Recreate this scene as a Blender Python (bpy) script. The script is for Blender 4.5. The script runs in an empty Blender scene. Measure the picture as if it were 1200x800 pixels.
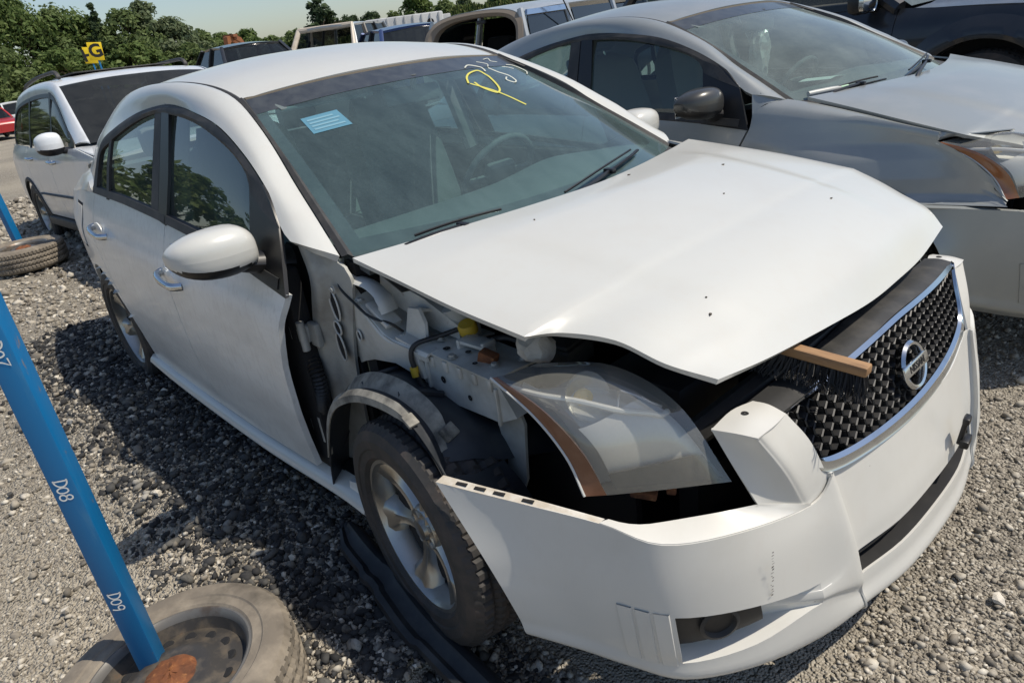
import bpy, bmesh, math, random
import numpy as np
from mathutils import Vector, Matrix, Euler

# ------------------------------------------------------------------ camera
SC = bpy.context.scene
COL = SC.collection
cam_d = bpy.data.cameras.new('camera'); cam = bpy.data.objects.new('camera', cam_d); COL.objects.link(cam)
cam_d.sensor_width = 36.0; cam_d.lens = 24.0; cam_d.clip_start = .05; cam_d.clip_end = 3000
def cam_axes(yaw, pitch, roll):
    f = Vector((math.cos(yaw)*math.cos(pitch), math.sin(yaw)*math.cos(pitch), math.sin(pitch)))
    r = f.cross(Vector((0, 0, 1))).normalized(); u = r.cross(f)
    return r*math.cos(roll)+u*math.sin(roll), -r*math.sin(roll)+u*math.cos(roll), f
R_, U_, F_ = cam_axes(2.438597, -.432801, -.135306)
cam.matrix_world = Matrix(((R_.x, U_.x, -F_.x, 1.28181), (R_.y, U_.y, -F_.y, -1.55227), (R_.z, U_.z, -F_.z, 1.49344), (0, 0, 0, 1)))
SC.camera = cam
# ------------------------------------------------------------------ light
SUN = Vector((.44, .38, 1.0)).normalized()
EL = math.asin(SUN.z); AZ = math.atan2(SUN.x, SUN.y)
W = bpy.data.worlds.new('World'); SC.world = W; W.use_nodes = True
nt = W.node_tree; nt.nodes.clear()
sky = nt.nodes.new('ShaderNodeTexSky'); sky.sky_type = 'NISHITA'; sky.sun_disc = False
sky.sun_elevation = EL; sky.sun_rotation = AZ; sky.air_density = 1.0; sky.dust_density = 1.0; sky.ozone_density = 2.2
bg = nt.nodes.new('ShaderNodeBackground'); bg.inputs['Strength'].default_value = .115
wo = nt.nodes.new('ShaderNodeOutputWorld')
nt.links.new(sky.outputs[0], bg.inputs[0]); nt.links.new(bg.outputs[0], wo.inputs[0])
sl = bpy.data.lights.new('sun', 'SUN'); sl.energy = 4.3; sl.angle = math.radians(.5); sl.color = (1, .92, .79)
so = bpy.data.objects.new('sun', sl); COL.objects.link(so)
so.rotation_euler = SUN.to_track_quat('Z', 'Y').to_euler(); so.location = (0, 0, 30)
SC.view_settings.view_transform = 'Standard'; SC.view_settings.look = 'None'; SC.view_settings.exposure = .06; SC.view_settings.gamma = 1
SC.cycles.max_bounces = 8; SC.cycles.transparent_max_bounces = 24

# ------------------------------------------------------------------ materials
MT = {}
def mat(name, base, rough=.5, metal=0., coat=0., var=None, bump=None, spec=.5, island=None, spots=None, aniso=None):
    """principled; var=[(scale, colour, lo, hi, coord_scale)], bump=(scale,strength,dist)"""
    if name in MT: return MT[name]
    m = bpy.data.materials.new(name); m.use_nodes = True; N = m.node_tree; L = N.links
    b = N.nodes['Principled BSDF']
    b.inputs['Base Color'].default_value = (*base, 1); b.inputs['Roughness'].default_value = rough
    b.inputs['Metallic'].default_value = metal; b.inputs['Coat Weight'].default_value = coat
    b.inputs['Coat Roughness'].default_value = .08; b.inputs['Specular IOR Level'].default_value = spec
    tc = N.nodes.new('ShaderNodeTexCoord')
    cur = None
    def colnode():
        n = N.nodes.new('ShaderNodeRGB'); n.outputs[0].default_value = (*base, 1); return n.outputs[0]
    if island:
        g = N.nodes.new('ShaderNodeNewGeometry'); r = N.nodes.new('ShaderNodeValToRGB')
        els = r.color_ramp.elements
        for i, (p, c) in enumerate(island):
            e = els[i] if i < 2 else els.new(p)
            e.position = p; e.color = (*c, 1)
        L.new(g.outputs['Random Per Island'], r.inputs[0]); cur = r.outputs[0]
    for (sc, c, lo, hi, det, stretch) in (var or []):
        if cur is None: cur = colnode()
        n = N.nodes.new('ShaderNodeTexNoise'); n.inputs['Scale'].default_value = sc; n.inputs['Detail'].default_value = det
        n.inputs['Roughness'].default_value = .62
        if stretch:
            mp = N.nodes.new('ShaderNodeMapping'); mp.inputs['Scale'].default_value = stretch
            L.new(tc.outputs['Object'], mp.inputs[0]); L.new(mp.outputs[0], n.inputs['Vector'])
        else: L.new(tc.outputs['Object'], n.inputs['Vector'])
        mr = N.nodes.new('ShaderNodeMapRange'); mr.inputs[1].default_value = lo; mr.inputs[2].default_value = hi
        L.new(n.outputs[0], mr.inputs[0])
        mx = N.nodes.new('ShaderNodeMix'); mx.data_type = 'RGBA'
        L.new(mr.outputs[0], mx.inputs[0]); L.new(cur, mx.inputs[6]); mx.inputs[7].default_value = (*c, 1)
        cur = mx.outputs[2]
    for (sc, c, th) in (spots or []):
        if cur is None: cur = colnode()
        n = N.nodes.new('ShaderNodeTexVoronoi'); n.inputs['Scale'].default_value = sc
        L.new(tc.outputs['Object'], n.inputs['Vector'])
        mr = N.nodes.new('ShaderNodeMapRange'); mr.inputs[1].default_value = th; mr.inputs[2].default_value = th*.7
        L.new(n.outputs['Distance'], mr.inputs[0])
        sp = N.nodes.new('ShaderNodeSeparateColor'); L.new(n.outputs['Color'], sp.inputs[0])
        gt = N.nodes.new('ShaderNodeMath'); gt.operation = 'GREATER_THAN'; gt.inputs[1].default_value = .72; L.new(sp.outputs[0], gt.inputs[0])
        mu = N.nodes.new('ShaderNodeMath'); mu.operation = 'MULTIPLY'; L.new(mr.outputs[0], mu.inputs[0]); L.new(gt.outputs[0], mu.inputs[1])
        mx = N.nodes.new('ShaderNodeMix'); mx.data_type = 'RGBA'
        L.new(mu.outputs[0], mx.inputs[0]); L.new(cur, mx.inputs[6]); mx.inputs[7].default_value = (*c, 1)
        cur = mx.outputs[2]
    if cur is not None: L.new(cur, b.inputs['Base Color'])
    if bump:
        n = N.nodes.new('ShaderNodeTexNoise'); n.inputs['Scale'].default_value = bump[0]; n.inputs['Detail'].default_value = 6
        L.new(tc.outputs['Object'], n.inputs['Vector'])
        bp = N.nodes.new('ShaderNodeBump'); bp.inputs['Strength'].default_value = bump[1]; bp.inputs['Distance'].default_value = bump[2]
        L.new(n.outputs[0], bp.inputs['Height']); L.new(bp.outputs[0], b.inputs['Normal'])
    MT[name] = m
    return m
def glass(name, tint, dust, dustcol=(.42, .45, .43), refl=1.0, rough=.04, streak=None, amp=1.):
    if name in MT: return MT[name]
    m = bpy.data.materials.new(name); m.use_nodes = True; N = m.node_tree; L = N.links; N.nodes.clear()
    out = N.nodes.new('ShaderNodeOutputMaterial')
    tr = N.nodes.new('ShaderNodeBsdfTransparent'); tr.inputs[0].default_value = (*tint, 1)
    gl = N.nodes.new('ShaderNodeBsdfGlossy'); gl.inputs['Roughness'].default_value = rough
    lw = N.nodes.new('ShaderNodeLayerWeight'); lw.inputs[0].default_value = .5      # facing = 1-|cos|, same for both sides of a pane
    pw = N.nodes.new('ShaderNodeMath'); pw.operation = 'POWER'; pw.inputs[1].default_value = 5; L.new(lw.outputs['Facing'], pw.inputs[0])
    ml = N.nodes.new('ShaderNodeMath'); ml.operation = 'MULTIPLY_ADD'; ml.inputs[1].default_value = .93; ml.inputs[2].default_value = .06; L.new(pw.outputs[0], ml.inputs[0])
    mu = N.nodes.new('ShaderNodeMath'); mu.operation = 'MULTIPLY'; mu.inputs[1].default_value = refl; mu.use_clamp = True
    L.new(ml.outputs[0], mu.inputs[0])
    m1 = N.nodes.new('ShaderNodeMixShader'); L.new(mu.outputs[0], m1.inputs[0]); L.new(tr.outputs[0], m1.inputs[1]); L.new(gl.outputs[0], m1.inputs[2])
    df = N.nodes.new('ShaderNodeBsdfDiffuse'); df.inputs[0].default_value = (*dustcol, 1)
    tc = N.nodes.new('ShaderNodeTexCoord'); n = N.nodes.new('ShaderNodeTexNoise'); n.inputs['Scale'].default_value = 5; n.inputs['Detail'].default_value = 8; n.inputs['Roughness'].default_value = .7
    if streak:
        mp = N.nodes.new('ShaderNodeMapping'); mp.inputs['Scale'].default_value = streak; L.new(tc.outputs['Object'], mp.inputs[0]); L.new(mp.outputs[0], n.inputs['Vector'])
    else: L.new(tc.outputs['Object'], n.inputs['Vector'])
    mr = N.nodes.new('ShaderNodeMapRange'); mr.inputs[1].default_value = .25; mr.inputs[2].default_value = .8; mr.inputs[3].default_value = dust*(1-.45*amp); mr.inputs[4].default_value = dust*(1+.35*amp)
    L.new(n.outputs[0], mr.inputs[0])
    n2 = N.nodes.new('ShaderNodeTexNoise'); n2.inputs['Scale'].default_value = 160; L.new(tc.outputs['Object'], n2.inputs['Vector'])
    mr2 = N.nodes.new('ShaderNodeMapRange'); mr2.inputs[1].default_value = .3; mr2.inputs[2].default_value = .7; mr2.inputs[3].default_value = 1-.12*amp; mr2.inputs[4].default_value = 1+.12*amp; L.new(n2.outputs[0], mr2.inputs[0])
    mm = N.nodes.new('ShaderNodeMath'); mm.operation = 'MULTIPLY'; mm.use_clamp = True; L.new(mr.outputs[0], mm.inputs[0]); L.new(mr2.outputs[0], mm.inputs[1])
    m2 = N.nodes.new('ShaderNodeMixShader'); L.new(mm.outputs[0], m2.inputs[0]); L.new(m1.outputs[0], m2.inputs[1]); L.new(df.outputs[0], m2.inputs[2])
    L.new(m2.outputs[0], out.inputs[0]); MT[name] = m
    return m
M_white = mat('white_paint', (.56, .562, .53), .30, 0, .5, var=[(3.0, (.54, .53, .49), .48, .78, 6, None), (26, (.55, .54, .50), .5, .9, 4, None)], spots=[(4.3, (.16, .13, .09), .022)])
M_whited = mat('white_paint_lifted_dusty_door', (.76, .775, .76), .30, 0, .4, var=[(2.2, (.60, .605, .59), .42, .75, 9, (1, 1, 3.5)), (60, (.56, .56, .545), .5, .85, 8, (1, 1, .35))])  # dusty door white, base set lighter than the body to lift the shaded side
M_whiteb = mat('white_bumper_plastic', (.60, .592, .555), .38, 0, .3, var=[(4, (.55, .535, .49), .52, .85, 8, None), (30, (.58, .56, .52), .58, .85, 5, (1, 1, .3))], spots=[(14, (.22, .19, .15), .03)])
M_grey = mat('grey_metallic_paint', (.31, .33, .325), .33, .35, .4, var=[(5, (.37, .375, .36), .45, .8, 7, None)], spots=[(7, (.05, .045, .04), .02)])
M_darkcap = mat('dark_grey_mirror_cap', (.055, .055, .052), .3, .2, .3)
M_dark = mat('dark_metallic_paint', (.018, .021, .027), .3, .2, .5, var=[(4, (.035, .037, .04), .4, .8, 6, None)])
M_blackp = mat('black_plastic', (.014, .014, .015), .5, var=[(9, (.035, .034, .032), .45, .8, 6, None)])
M_greyp = mat('weathered_black_plastic', (.028, .028, .028), .6, var=[(12, (.075, .07, .063), .45, .8, 7, None)], bump=(60, .2, .003))
M_trim = mat('black_trim', (.012, .012, .013), .38)
M_frit = mat('glass_frit', (.035, .038, .042), .3, 0, .3, var=[(20, (.075, .08, .08), .35, .8, 8, None)])
M_liner = mat('wheel_liner_plastic', (.016, .02, .027), .5, var=[(5, (.06, .062, .062), .48, .85, 7, None)], bump=(40, .25, .003))
M_linerd = mat('dusty_liner_edge', (.30, .285, .245), .8, var=[(14, (.07, .068, .062), .45, .7, 7, None)])
M_prim = mat('silver_inner_metal', (.58, .58, .545), .42, .1, .1, var=[(6, (.33, .32, .285), .45, .75, 8, None), (18, (.30, .23, .16), .66, .8, 5, None)])
M_primd = mat('dull_inner_metal', (.38, .385, .36), .5, .1, 0, var=[(8, (.21, .20, .18), .42, .75, 8, None)])
M_chrome = mat('chrome', (.62, .65, .68), .16, 1., var=[(10, (.45, .45, .45), .5, .8, 6, None)])
M_alloy = mat('alloy_wheel_silver', (.44, .43, .40), .3, .85, 0, var=[(9, (.22, .18, .11), .52, .75, 7, None)])
M_rubber = mat('tyre_rubber', (.032, .031, .03), .7, var=[(14, (.09, .068, .058), .45, .85, 7, None)], bump=(90, .25, .002))
M_rubbero = mat('dusty_old_tyre_rubber', (.17, .145, .115), .85, var=[(11, (.31, .265, .205), .42, .75, 8, None), (4, (.04, .036, .03), .55, .75, 5, None)], bump=(70, .3, .003))
M_amber = mat('amber_lens', (.34, .115, .03), .16, 0, .7, var=[(14, (.2, .08, .035), .4, .8, 5, None)])
M_amberd = mat('brown_reflector_lens', (.15, .055, .025), .28, 0, .5, var=[(14, (.24, .12, .07), .5, .85, 7, None)])
M_refl = mat('lamp_reflector', (.66, .67, .66), .22, .9)
M_refl2 = mat('lamp_low_reflector', (.70, .70, .68), .38, .35)
M_bulbw = mat('lamp_housing', (.58, .59, .57), .3, .35)
M_rust = mat('rust', (.20, .07, .025), .85, var=[(25, (.08, .03, .015), .4, .7, 7, None), (60, (.38, .17, .06), .55, .8, 4, None)], bump=(80, .5, .003))
M_rimrust = mat('black_steel_rusty', (.065, .06, .055), .38, .3, 0, var=[(16, (.17, .14, .105), .46, .68, 9, None), (16, (.16, .07, .03), .62, .78, 6, None)])
M_rimlip = mat('steel_rim_lip', (.20, .19, .175), .45, .5, 0, var=[(9, (.10, .06, .035), .5, .7, 7, None)])
M_blue = mat('blue_post_paint', (.003, .145, .36), .45, 0, .1, var=[(5, (.006, .18, .38), .5, .8, 6, (1, 1, .25)), (30, (.20, .15, .10), .63, .72, 9, (1, 1, .5)), (9, (.10, .26, .40), .55, .75, 8, (1, 1, .12))])
M_chalk = mat('white_chalk', (.78, .78, .74), .9)
M_yellowchalk = mat('yellow_chalk', (.55, .51, .10), .9)
M_palechalk = mat('faded_chalk', (.48, .50, .44), .9)
M_dash = mat('dash_plastic', (.10, .11, .112), .7)
M_seat = mat('seat_fabric', (.13, .16, .165), .9, bump=(120, .3, .003))
M_seatd = mat('dark_seat_fabric', (.17, .185, .19), .9)
M_seatb = mat('beige_seat_fabric', (.32, .295, .25), .9)
M_wood = mat('broom_wood', (.33, .19, .09), .7, var=[(9, (.16, .085, .04), .45, .75, 6, (1, 8, 8))])
M_bristle = mat('broom_bristle', (.012, .011, .011), .6)
M_rock = mat('limestone_rock', (.60, .55, .47), .95, var=[(18, (.42, .385, .33), .4, .75, 9, None)], bump=(55, .6, .006))
M_yellow = mat('yellow_sign_paint', (.78, .56, .01), .5)
M_yelcap = mat('yellow_cap', (.55, .36, .03), .5)
M_milk = mat('milky_plastic', (.45, .46, .44), .4)
M_signb = mat('black_sign_letter', (.01, .01, .01), .6)
M_red = mat('red_car_paint', (.35, .02, .02), .35, 0, .3)
M_silver = mat('silver_car_paint', (.42, .45, .47), .36, .35, .3, var=[(4, (.34, .36, .37), .4, .8, 5, None)])
M_bluecar = mat('blue_car_paint', (.035, .06, .16), .3, .3, .4)
M_beige = mat('beige_body_paint', (.50, .44, .36), .5, var=[(6, (.38, .33, .26), .45, .75, 6, None)])
M_ww = mat('faded_white_panel', (.55, .56, .56), .6, var=[(2, (.42, .43, .43), .4, .75, 6, (1, 1, .2))])
M_trimtan = mat('tan_headliner', (.26, .215, .17), .9)
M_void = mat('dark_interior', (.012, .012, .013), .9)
M_exc = mat('excavator_rust_orange', (.26, .10, .035), .7, var=[(2, (.16, .06, .03), .4, .75, 6, None)])
M_sticker = mat('pale_blue_sticker', (.085, .23, .32), .7)
M_stickerl = mat('sticker_print', (.17, .33, .41), .7)
M_paper = mat('white_paper', (.72, .74, .70), .8)
M_bark = mat('bark', (.10, .075, .055), .9, bump=(12, .5, .03))
G_ws = glass('windscreen_glass', (.62, .82, .80), .155, (.28, .40, .41), 1.25, .04, (.8, 2.2, 1.0), 1.)
G_wsg = glass('grey_car_windscreen_glass', (.62, .78, .74), .26, (.36, .43, .41), 1.4, .05)
G_side = glass('side_glass', (.62, .76, .72), .06, (.3, .34, .33), 1.5, .012)
G_tint = glass('tinted_glass', (.12, .13, .13), .30, (.085, .09, .09), .7, .06)
G_dark = glass('dark_side_glass', (.20, .22, .22), .10, (.1, .11, .11), 1.0, .03)
G_lens = glass('headlight_lens', (.93, .93, .90), .20, (.48, .48, .44), 1.8, .03, (1, 1, 1), .5)

# ------------------------------------------------------------------ mesh helpers
def mk(name, V, Fc, m, parent=None, smooth=True, ang=38):
    me = bpy.data.meshes.new(name)
    me.from_pydata([tuple(float(c) for c in v) for v in V], [], [tuple(int(i) for i in f) for f in Fc])
    if m: me.materials.append(m)
    me.validate(clean_customdata=False)
    if smooth:
        me.polygons.foreach_set('use_smooth', [True]*len(me.polygons))
        me.set_sharp_from_angle(angle=math.radians(ang))
    me.update()
    o = bpy.data.objects.new(name, me); COL.objects.link(o)
    if parent: o.parent = parent
    return o
class MB:
    def __init__(s): s.V = []; s.F = []
    def add(s, V, Fc):
        n = len(s.V); s.V += [tuple(v) for v in V]; s.F += [tuple(i+n for i in f) for f in Fc]; return s
    def box(s, c, d, rot=None, bev=0.):
        x, y, z = [a/2 for a in d]
        V = [Vector((i*x, j*y, k*z)) for i in (-1, 1) for j in (-1, 1) for k in (-1, 1)]
        Fc = [(0, 1, 3, 2), (4, 6, 7, 5), (0, 4, 5, 1), (2, 3, 7, 6), (0, 2, 6, 4), (1, 5, 7, 3)]
        if bev:
            bm = bmesh.new(); vs = [bm.verts.new(v) for v in V]
            for f in Fc: bm.faces.new([vs[i] for i in f])
            bmesh.ops.bevel(bm, geom=bm.edges[:], offset=bev, segments=2, affect='EDGES', profile=.5)
            bm.verts.index_update(); V = [v.co.copy() for v in bm.verts]; Fc = [[v.index for v in f.verts] for f in bm.faces]; bm.free()
        if rot is not None:
            e = rot if isinstance(rot, Matrix) else Euler(rot).to_matrix(); V = [e @ v for v in V]
        return s.add([v+Vector(c) for v in V], Fc)
    def tube(s, P, r, n=8, cap=True, flat=1.0):
        P = [Vector(p) for p in P]; rr = r if hasattr(r, '__len__') else [r]*len(P)
        V = []; up = Vector((0, 0, 1)); prev = None
        for i, p in enumerate(P):
            t = (P[min(i+1, len(P)-1)]-P[max(i-1, 0)]).normalized()
            a = (prev if prev is not None else (up if abs(t.z) < .9 else Vector((1, 0, 0))))
            a = (a-t*a.dot(t)).normalized(); b = t.cross(a); prev = a
            for k in range(n):
                th = 2*math.pi*k/n; V.append(p+a*math.cos(th)*rr[i]*flat+b*math.sin(th)*rr[i])
        Fc = [(i*n+k, i*n+(k+1) % n, (i+1)*n+(k+1) % n, (i+1)*n+k) for i in range(len(P)-1) for k in range(n)]
        if cap: Fc += [tuple(range(n))[::-1], tuple((len(P)-1)*n+k for k in range(n))]
        return s.add(V, Fc)
    def lathe(s, prof, n=32, M=None, close=False):
        """prof list of (r, h); axis = local Z, M matrix 4x4"""
        V = []
        for r, h in prof:
            for k in range(n):
                th = 2*math.pi*k/n; v = Vector((r*math.cos(th), r*math.sin(th), h)); V.append(M @ v if M else v)
        m = len(prof); rng = m if close else m-1
        Fc = [(i*n+k, i*n+(k+1) % n, ((i+1) % m)*n+(k+1) % n, ((i+1) % m)*n+k) for i in range(rng) for k in range(n)]
        return s.add(V, Fc)
    def prism(s, outline, a, b):
        """outline: list of 3D pts; extruded by vector from offset a to offset b (vectors)"""
        n = len(outline); V = [Vector(p)+Vector(a) for p in outline]+[Vector(p)+Vector(b) for p in outline]
        Fc = [tuple(range(n))[::-1], tuple(range(n, 2*n))]+[(i, (i+1) % n, n+(i+1) % n, n+i) for i in range(n)]
        return s.add(V, Fc)
    def build(s, name, m, parent=None, smooth=True, ang=38, fix=True):
        o = mk(name, s.V, s.F, m, parent, False)
        if fix:
            bm = bmesh.new(); bm.from_mesh(o.data); bmesh.ops.recalc_face_normals(bm, faces=bm.faces[:]); bm.to_mesh(o.data); bm.free()
        if smooth:
            o.data.polygons.foreach_set('use_smooth', [True]*len(o.data.polygons)); o.data.set_sharp_from_angle(angle=math.radians(ang))
        return o
def cr(P, n, lin=False):
    P = np.array(P, float); m = len(P); t = np.linspace(0, m-1, n); out = []
    Q = np.vstack([2*P[0]-P[1], P, 2*P[-1]-P[-2]])
    for v in t:
        i = min(int(v), m-2); u = v-i
        if lin: out.append(P[i]*(1-u)+P[i+1]*u); continue
        a, b, c, d = Q[i], Q[i+1], Q[i+2], Q[i+3]
        out.append(.5*((2*b)+(c-a)*u+(2*a-5*b+4*c-d)*u*u+(3*b-a-3*c+d)*u**3))
    return np.array(out)
def surf(rows, nu, nv, linv=False, linu=False):
    """rows: list of control rows -> (nv, nu, 3)"""
    A = np.array([cr(r, nu, linu) for r in rows]); return np.stack([cr(A[:, j], nv, linv) for j in range(nu)], 1)
def arc(P, n):
    """resample a polyline by arc length (after spline)"""
    Q = cr(P, 200); d = np.r_[0, np.cumsum(np.linalg.norm(np.diff(Q, axis=0), axis=1))]; s = np.linspace(0, d[-1], n)
    return np.stack([np.interp(s, d, Q[:, k]) for k in range(3)], 1)
def gridf(m, n, off=0): return [(off+i*n+j, off+i*n+j+1, off+(i+1)*n+j+1, off+(i+1)*n+j) for i in range(m-1) for j in range(n-1)]
def gnorm(G):
    du = np.gradient(G, axis=1); dv = np.gradient(G, axis=0); n = np.cross(du, dv); l = np.linalg.norm(n, axis=2, keepdims=True); return n/np.maximum(l, 1e-9)
def meshnorm(V, Fc):
    N = np.zeros_like(V)
    for f in Fc:
        n = np.cross(V[f[1]]-V[f[0]], V[f[2]]-V[f[0]])
        for i in f: N[i] += n
    l = np.linalg.norm(N, axis=1, keepdims=True); return N/np.maximum(l, 1e-12)
def shellmesh(V, Fc, t, inn):
    """thicken an open mesh towards point inn by t, closing the rim"""
    V = np.array(V, float); N = meshnorm(V, Fc)
    used = sorted({i for f in Fc for i in f}); c = V[used].mean(0)
    d = (N[used]*(np.array(inn)-V[used])).sum(1).mean()
    if d < 0: N = -N
    else: Fc = [tuple(f[::-1]) for f in Fc]
    n = len(V); W2 = np.vstack([V, V+N*t]); F2 = [tuple(i+n for i in f[::-1]) for f in Fc]
    edges = {}
    for f in Fc:
        for a, b in zip(f, f[1:]+f[:1]):
            k = (min(a, b), max(a, b)); edges[k] = None if k in edges else (a, b)
    rim = [(b, a, a+n, b+n) for e in edges.values() if e for a, b in [e]]
    return W2, list(Fc)+F2+rim
def sheet(name, G, m, parent, t=.0, inn=(0, 0, 0), drop=None, ang=38):
    a, b = G.shape[:2]; V = G.reshape(-1, 3); Fc = gridf(a, b)
    if drop: Fc = [f for k, f in enumerate(Fc) if not drop(k//(b-1), k % (b-1))]
    if t: V, Fc = shellmesh(V, Fc, t, inn)
    return mk(name, V, Fc, m, parent, True, ang)
def flip(G): H = np.array(G, float).copy(); H[..., 1] *= -1; return H
def flipw(G):
    H = flip(G); H[..., 1] *= 1+.03*np.clip((H[..., 2]-.90)/.12, 0, 1); return H
def empty(name, loc=(0, 0, 0), rot=(0, 0, 0)):
    o = bpy.data.objects.new(name, None); COL.objects.link(o); o.location = loc; o.rotation_euler = rot; o.empty_display_size = .2; return o
def tag(o, label=None, cat=None, group=None, kind=None):
    if label: o['label'] = label
    if cat: o['category'] = cat
    if group: o['group'] = group
    if kind: o['kind'] = kind
    return o
def ribbon(mb, P, w, nrm, lift=0.):
    P = [Vector(p) for p in P]; nrm = [Vector(n) for n in nrm] if hasattr(nrm[0], '__len__') else [Vector(nrm)]*len(P)
    V = []
    for i, p in enumerate(P):
        t = (P[min(i+1, len(P)-1)]-P[max(i-1, 0)]).normalized(); s = t.cross(nrm[i]).normalized()*w/2
        V += [p-s+nrm[i]*lift, p+s+nrm[i]*lift]
    mb.add(V, [(2*i, 2*i+1, 2*i+3, 2*i+2) for i in range(len(P)-1)])
def textmesh(name, txt, size, m, M, parent=None, extrude=.001, bold=0.):
    c = bpy.data.curves.new(name, 'FONT'); c.body = txt; c.size = size; c.extrude = extrude; c.offset = bold; c.align_x = 'CENTER'; c.align_y = 'CENTER'; c.resolution_u = 3
    o = bpy.data.objects.new(name, c); COL.objects.link(o); dg = bpy.context.evaluated_depsgraph_get()
    me = bpy.data.meshes.new_from_object(o.evaluated_get(dg)); COL.objects.unlink(o); bpy.data.objects.remove(o)
    me.transform(M); me.materials.clear(); me.materials.append(m)
    ob = bpy.data.objects.new(name, me); COL.objects.link(ob)
    if parent: ob.parent = parent
    return ob
def frame(o, x, y, z):
    return Matrix(((x[0], y[0], z[0], o[0]), (x[1], y[1], z[1], o[1]), (x[2], y[2], z[2], o[2]), (0, 0, 0, 1)))
rng = np.random.default_rng(7); random.seed(7)

# ------------------------------------------------------------------ car pieces shared by every car
def clip_arches(V, Fc, P2, arches, cell):
    """drop faces inside wheel arches and pull the edge vertices onto the arch (P2 = (x,z) per vertex)"""
    P2 = np.array(P2); keep = Fc
    for xc, zc, R in arches:
        d = np.hypot(P2[:, 0]-xc, P2[:, 1]-zc)
        keep = [f for f in keep if np.mean([P2[i] for i in f], axis=0) is not None and np.hypot(*(np.mean(P2[list(f)], axis=0)-(xc, zc))) > R]
        used = {i for f in keep for i in f}
        cnt = {}
        for f in keep:
            for i in f: cnt[i] = cnt.get(i, 0)+1
        for i in used:
            if d[i] < R or (d[i] < R+cell*.55 and cnt[i] < 4):
                k = R/max(d[i], 1e-6); V[i][0] = xc+(P2[i, 0]-xc)*k; V[i][2] = zc+(P2[i, 1]-zc)*k
    return V, keep
def side_y(sp, X, z): return np.interp(z, sp['z'], sp['y'])-sp['fade'](X)
def panel(sp, name, Xa, Xb, zb, zt, s, par, m, arches=(), nu=40, nv=26, t=.018, off=0.):
    V = []; P2 = []
    for j in range(nv):
        for i in range(nu):
            u, v = i/(nu-1), j/(nv-1); z = .6
            for _ in range(3):
                X = Xa(z)*(1-u)+Xb(z)*u; z = zb(X)*(1-v)+zt(X)*v
            V.append([X, s*(side_y(sp, X, z)+off), z]); P2.append((X, z))
    Fc = gridf(nv, nu); cell = abs(Xa(.6)-Xb(.6))/nu
    if arches:
        V, Fc = clip_arches(V, Fc, P2, arches, cell)
        for k, p in enumerate(V): p[1] = s*(side_y(sp, p[0], p[2])+off)
    V, Fc = shellmesh(V, Fc, t, (np.mean([p[0] for p in V]), 0, .5))
    return mk(name, V, Fc, m, par, True, 40)
def itp(*pts):
    xs = [p[0] for p in pts]; ys = [p[1] for p in pts]
    if xs[0] > xs[-1]: xs, ys = xs[::-1], ys[::-1]
    return lambda v: float(np.interp(v, xs, ys))
def spl(*pts):
    Q = cr([(a, b, 0) for a, b in pts], 80); o = np.argsort(Q[:, 0]); return lambda v: float(np.interp(v, Q[o, 0], Q[o, 1]))
TYRE = {}
def tyre_data(R, rr, w, n=264):
    k = (R, rr, w, n)
    if k in TYRE: return TYRE[k]
    h = w/2
    prof = [(rr, -h*.8), (rr+.03*(R-rr)/.1, -h), (rr+.62*(R-rr), -h*1.03), (R-.016, -h*.93), (R-.004, -h*.78)]
    tread = []
    for a in np.linspace(-.74, .74, 15): tread.append((R+.002-abs(a)*.004, a*h))
    prof += tread+[(R-.004, h*.78), (R-.016, h*.93), (rr+.62*(R-rr), h*1.03), (rr+.4*(R-rr), h*1.02), (rr+.36*(R-rr), h*.985), (rr+.15*(R-rr), h*.97), (rr, h*.8)]
    V = []
    for q, (r, hh) in enumerate(prof):
        ti = q-5
        for kk in range(n):
            th = 2*math.pi*kk/n; r2 = r
            if 0 <= ti < 15:
                if ti in (3, 7, 11): r2 -= .010
                elif n > 100 and (kk+(ti//4)*2) % 4 == 0 and ti not in (5, 9): r2 -= .008
            elif n > 100 and q in (4, 20) and kk % 4 == 0: r2 -= .004
            V.append((r2*math.cos(th), r2*math.sin(th), hh))
    m = len(prof); Fc = [(i*n+k2, i*n+(k2+1) % n, (i+1)*n+(k2+1) % n, (i+1)*n+k2) for i in range(m-1) for k2 in range(n)]
    me = bpy.data.meshes.new('tyre'); me.from_pydata(V, [], Fc)
    me.polygons.foreach_set('use_smooth', [True]*len(Fc)); me.set_sharp_from_angle(angle=math.radians(24)); TYRE[k] = me
    return me
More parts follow.
